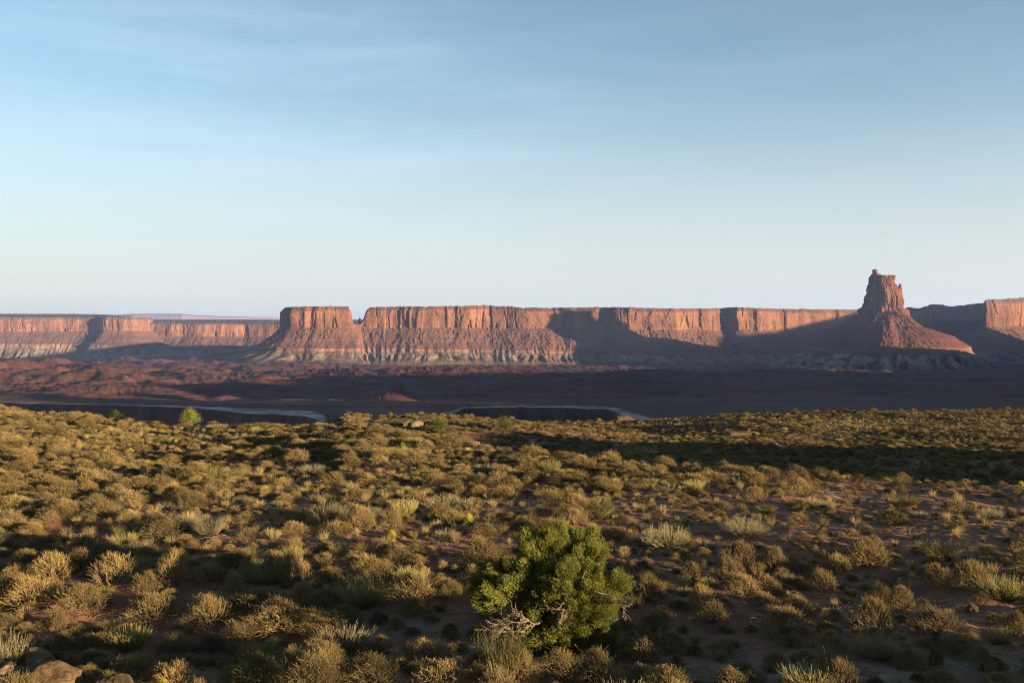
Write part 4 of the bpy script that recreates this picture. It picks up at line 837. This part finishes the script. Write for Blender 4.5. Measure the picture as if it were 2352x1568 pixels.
ORD = ['closest', 'second closest', 'third closest', 'fourth closest', 'fifth closest', 'sixth closest', 'seventh closest', 'eighth closest', 'ninth closest', 'tenth closest']
stuff = {}; solo = []
for kind in KIND:
    mem = [p for p in PL if p[0] == kind]
    def vis(p):
        px, py = 1176+F*p[1]/p[2], HZ-F*p[3]/p[2]; return -p[4]/p[2]*(1 if -20 < px < 2370 and 0 < py-F*p[5]*.4/p[2] < 1560 else 0)-(0.001 if p[8] else 0)
    mem.sort(key=vis); n = LIMIT[kind]; mine = [p for p in mem[:n] if vis(p) < 0]; solo += mine; ids = {id(p) for p in mine}; stuff[kind] = [p for p in mem if id(p) not in ids]
buckets = {}
for p in solo:
    px, py = 1176+F*p[1]/p[2], HZ-F*p[3]/p[2]-F*p[5]*.3/p[2]; mk, rel, dist = place_words(px, py)
    sz = 'small' if p[4] < .62 else 'large' if p[4] > .92 else ''; shp = ' tall' if p[5] > p[4]*1.12 else ' flat' if p[5] < p[4]*.92 else ''
    buckets.setdefault(((sz+shp+' '+ADJ[p[0]]).strip(), rel, mk), []).append((dist, p))
for (what, rel, mk), mem in buckets.items():
    mem.sort(key=lambda q: q[0])
    for i, (dist, p) in enumerate(mem):
        if len(mem) == 1: lab = '%s %s the %s' % (what, rel, mk)
        elif i < len(ORD): lab = '%s %s %s the %s' % (ORD[i], what, rel, mk)
        else: lab = '%s far %s the %s' % (what, rel, mk)
        o = link(p[0], KIND[p[0]][p[7]], loc=(p[1], p[2], p[3])); o.scale = (p[4], p[4], p[5]); o.rotation_euler = (0, 0, p[6])
        tag(o, lab, ADJ[p[0]].split()[-1] if p[0] != 'snakeweed_shrub' else 'snakeweed', GROUPS[p[0]])
# ---- everything past that: one object of a kind, drawn on points
def scatter(name, meshes, pts, label, kind='stuff', tilt=0.0):
    """pts: x, y, z, width, height, rotation, variant"""
    c = bpy.data.collections.new(name+'_shapes')
    for i, m in enumerate(meshes): c.objects.link(bpy.data.objects.new('%s_shape_%02d' % (name, i), m))
    P = np.array(pts, float); me = bpy.data.meshes.new(name); me.vertices.add(len(P)); me.vertices.foreach_set('co', P[:, :3].astype(np.float32).ravel())
    def at(k, typ, v, key): a = me.attributes.new(k, typ, 'POINT'); a.data.foreach_set(key, np.ascontiguousarray(v).ravel())
    at('rot', 'FLOAT_VECTOR', np.column_stack([P[:, 5]*0+tilt*np.sin(P[:, 5]*7), tilt*np.cos(P[:, 5]*9), P[:, 5]]).astype(np.float32), 'vector')
    at('size', 'FLOAT_VECTOR', np.column_stack([P[:, 3], P[:, 3], P[:, 4]]).astype(np.float32), 'vector'); at('pick', 'INT', P[:, 6].astype(np.int32), 'value')
    o = link(name, me); g = bpy.data.node_groups.new(name+'_nodes', 'GeometryNodeTree'); g.interface.new_socket('Geometry', in_out='INPUT', socket_type='NodeSocketGeometry'); g.interface.new_socket('Geometry', in_out='OUTPUT', socket_type='NodeSocketGeometry')
    gi = g.nodes.new('NodeGroupInput'); go = g.nodes.new('NodeGroupOutput'); m2p = g.nodes.new('GeometryNodeMeshToPoints'); ci = g.nodes.new('GeometryNodeCollectionInfo'); ip = g.nodes.new('GeometryNodeInstanceOnPoints')
    ci.inputs['Collection'].default_value = c; ci.inputs['Separate Children'].default_value = True; ci.inputs['Reset Children'].default_value = True
    def na_(k, t): a = g.nodes.new('GeometryNodeInputNamedAttribute'); a.data_type = t; a.inputs['Name'].default_value = k; return [q for q in a.outputs if q.name == 'Attribute' and q.enabled][0]
    k = g.links.new; k(gi.outputs[0], m2p.inputs['Mesh']); k(m2p.outputs['Points'], ip.inputs['Points']); k(ci.outputs[0], ip.inputs['Instance']); ip.inputs['Pick Instance'].default_value = True
    k(na_('rot', 'FLOAT_VECTOR'), ip.inputs['Rotation']); k(na_('size', 'FLOAT_VECTOR'), ip.inputs['Scale']); k(na_('pick', 'INT'), ip.inputs['Instance Index']); k(ip.outputs[0], go.inputs[0])
    md = o.modifiers.new('scatter', 'NODES'); md.node_group = g; tag(o, label, None, None, kind); return o
for kind, nm, lab in (('blackbrush_shrub', 'scrub', 'brown blackbrush scrub covering the bench farther off'), ('joint_fir_shrub', 'green_scrub', 'greenish scrub scattered over the bench farther off'), ('sage_shrub', 'grey_scrub', 'grey green scrub scattered over the bench farther off'),
                      ('grass_tuft', 'grass', 'dry golden grass among the shrubs'), ('snakeweed_shrub', 'yellow_scrub', 'small yellow bushes farther off')):
    if stuff[kind]: scatter(nm, KIND[kind], [p[1:8] for p in stuff[kind]], lab)
N = 17000; gd = 14+30*rs.rand(N)**1.3; gt = rs.uniform(-.58, .60, N); gx = gt*gd
scatter('gravel', [rock_mesh('gravel_stone', 600+i, M_STONE, 1, .8, .6, 2) for i in range(4)], np.column_stack([gx, gd, gz(gx, gd)+.003, .009+.034*rs.rand(N)**3, .008+.026*rs.rand(N)**3, rs.uniform(0, 6.28, N), rs.randint(0, 4, N)]), 'small stones strewn over the bare soil')


def litter(seed):
    r = np.random.RandomState(seed); B = Bits(); n = 5; A = np.column_stack([r.normal(0, .10, (n, 2)), r.uniform(.005, .02, n)]); E = A+np.column_stack([r.normal(0, .12, (n, 2)), r.uniform(-.005, .03, n)])
    B.tubes(lerp3(A, E, 4, r.normal(0, .015, (n, 3))*[1, 1, .2]), np.array([.005, .0045, .004, .002])[None]*np.ones((n, 1)), 0.0); return B.mesh('dead_twigs', M_DEADWOOD)
N = 2600; gd = 14+18*rs.rand(N)**1.2; gt = rs.uniform(-.56, .58, N); gx = gt*gd
scatter('twig_litter', [litter(700+i) for i in range(4)], np.column_stack([gx, gd, gz(gx, gd)+.004, .6+.9*rs.rand(N), .6+.9*rs.rand(N), rs.uniform(0, 6.28, N), rs.randint(0, 4, N)]), 'dead twigs lying on the soil between the shrubs')

# ------------------------------------------------------------------ the air between here and the far mesas
hz = bpy.data.materials.new('haze'); hz.use_nodes = True; ht = hz.node_tree; ht.nodes.clear()
pv = ht.nodes.new('ShaderNodeVolumePrincipled'); pv.inputs['Color'].default_value = (.34, .52, 1.0, 1); pv.inputs['Density'].default_value = 2.4e-5; pv.inputs['Anisotropy'].default_value = 0.2
ho = ht.nodes.new('ShaderNodeOutputMaterial'); ht.links.new(pv.outputs[0], ho.inputs['Volume'])
def box(x0, x1, y0, y1, z0, z1):
    V = [(x, y, z) for z in (z0, z1) for y in (y0, y1) for x in (x0, x1)]
    return V, [np.array([(0, 2, 3, 1), (4, 5, 7, 6), (0, 1, 5, 4), (2, 6, 7, 3), (0, 4, 6, 2), (1, 3, 7, 5)])]
zmax = 420.0
V, Fc = box(-260000, 260000, -4000, 72000, -1400, zmax)
o = link('haze', mesh_from('haze', V, Fc, hz, smooth=False)); tag(o, kind='stuff', label='thin blue haze in the air toward the far mesas', cat='haze')
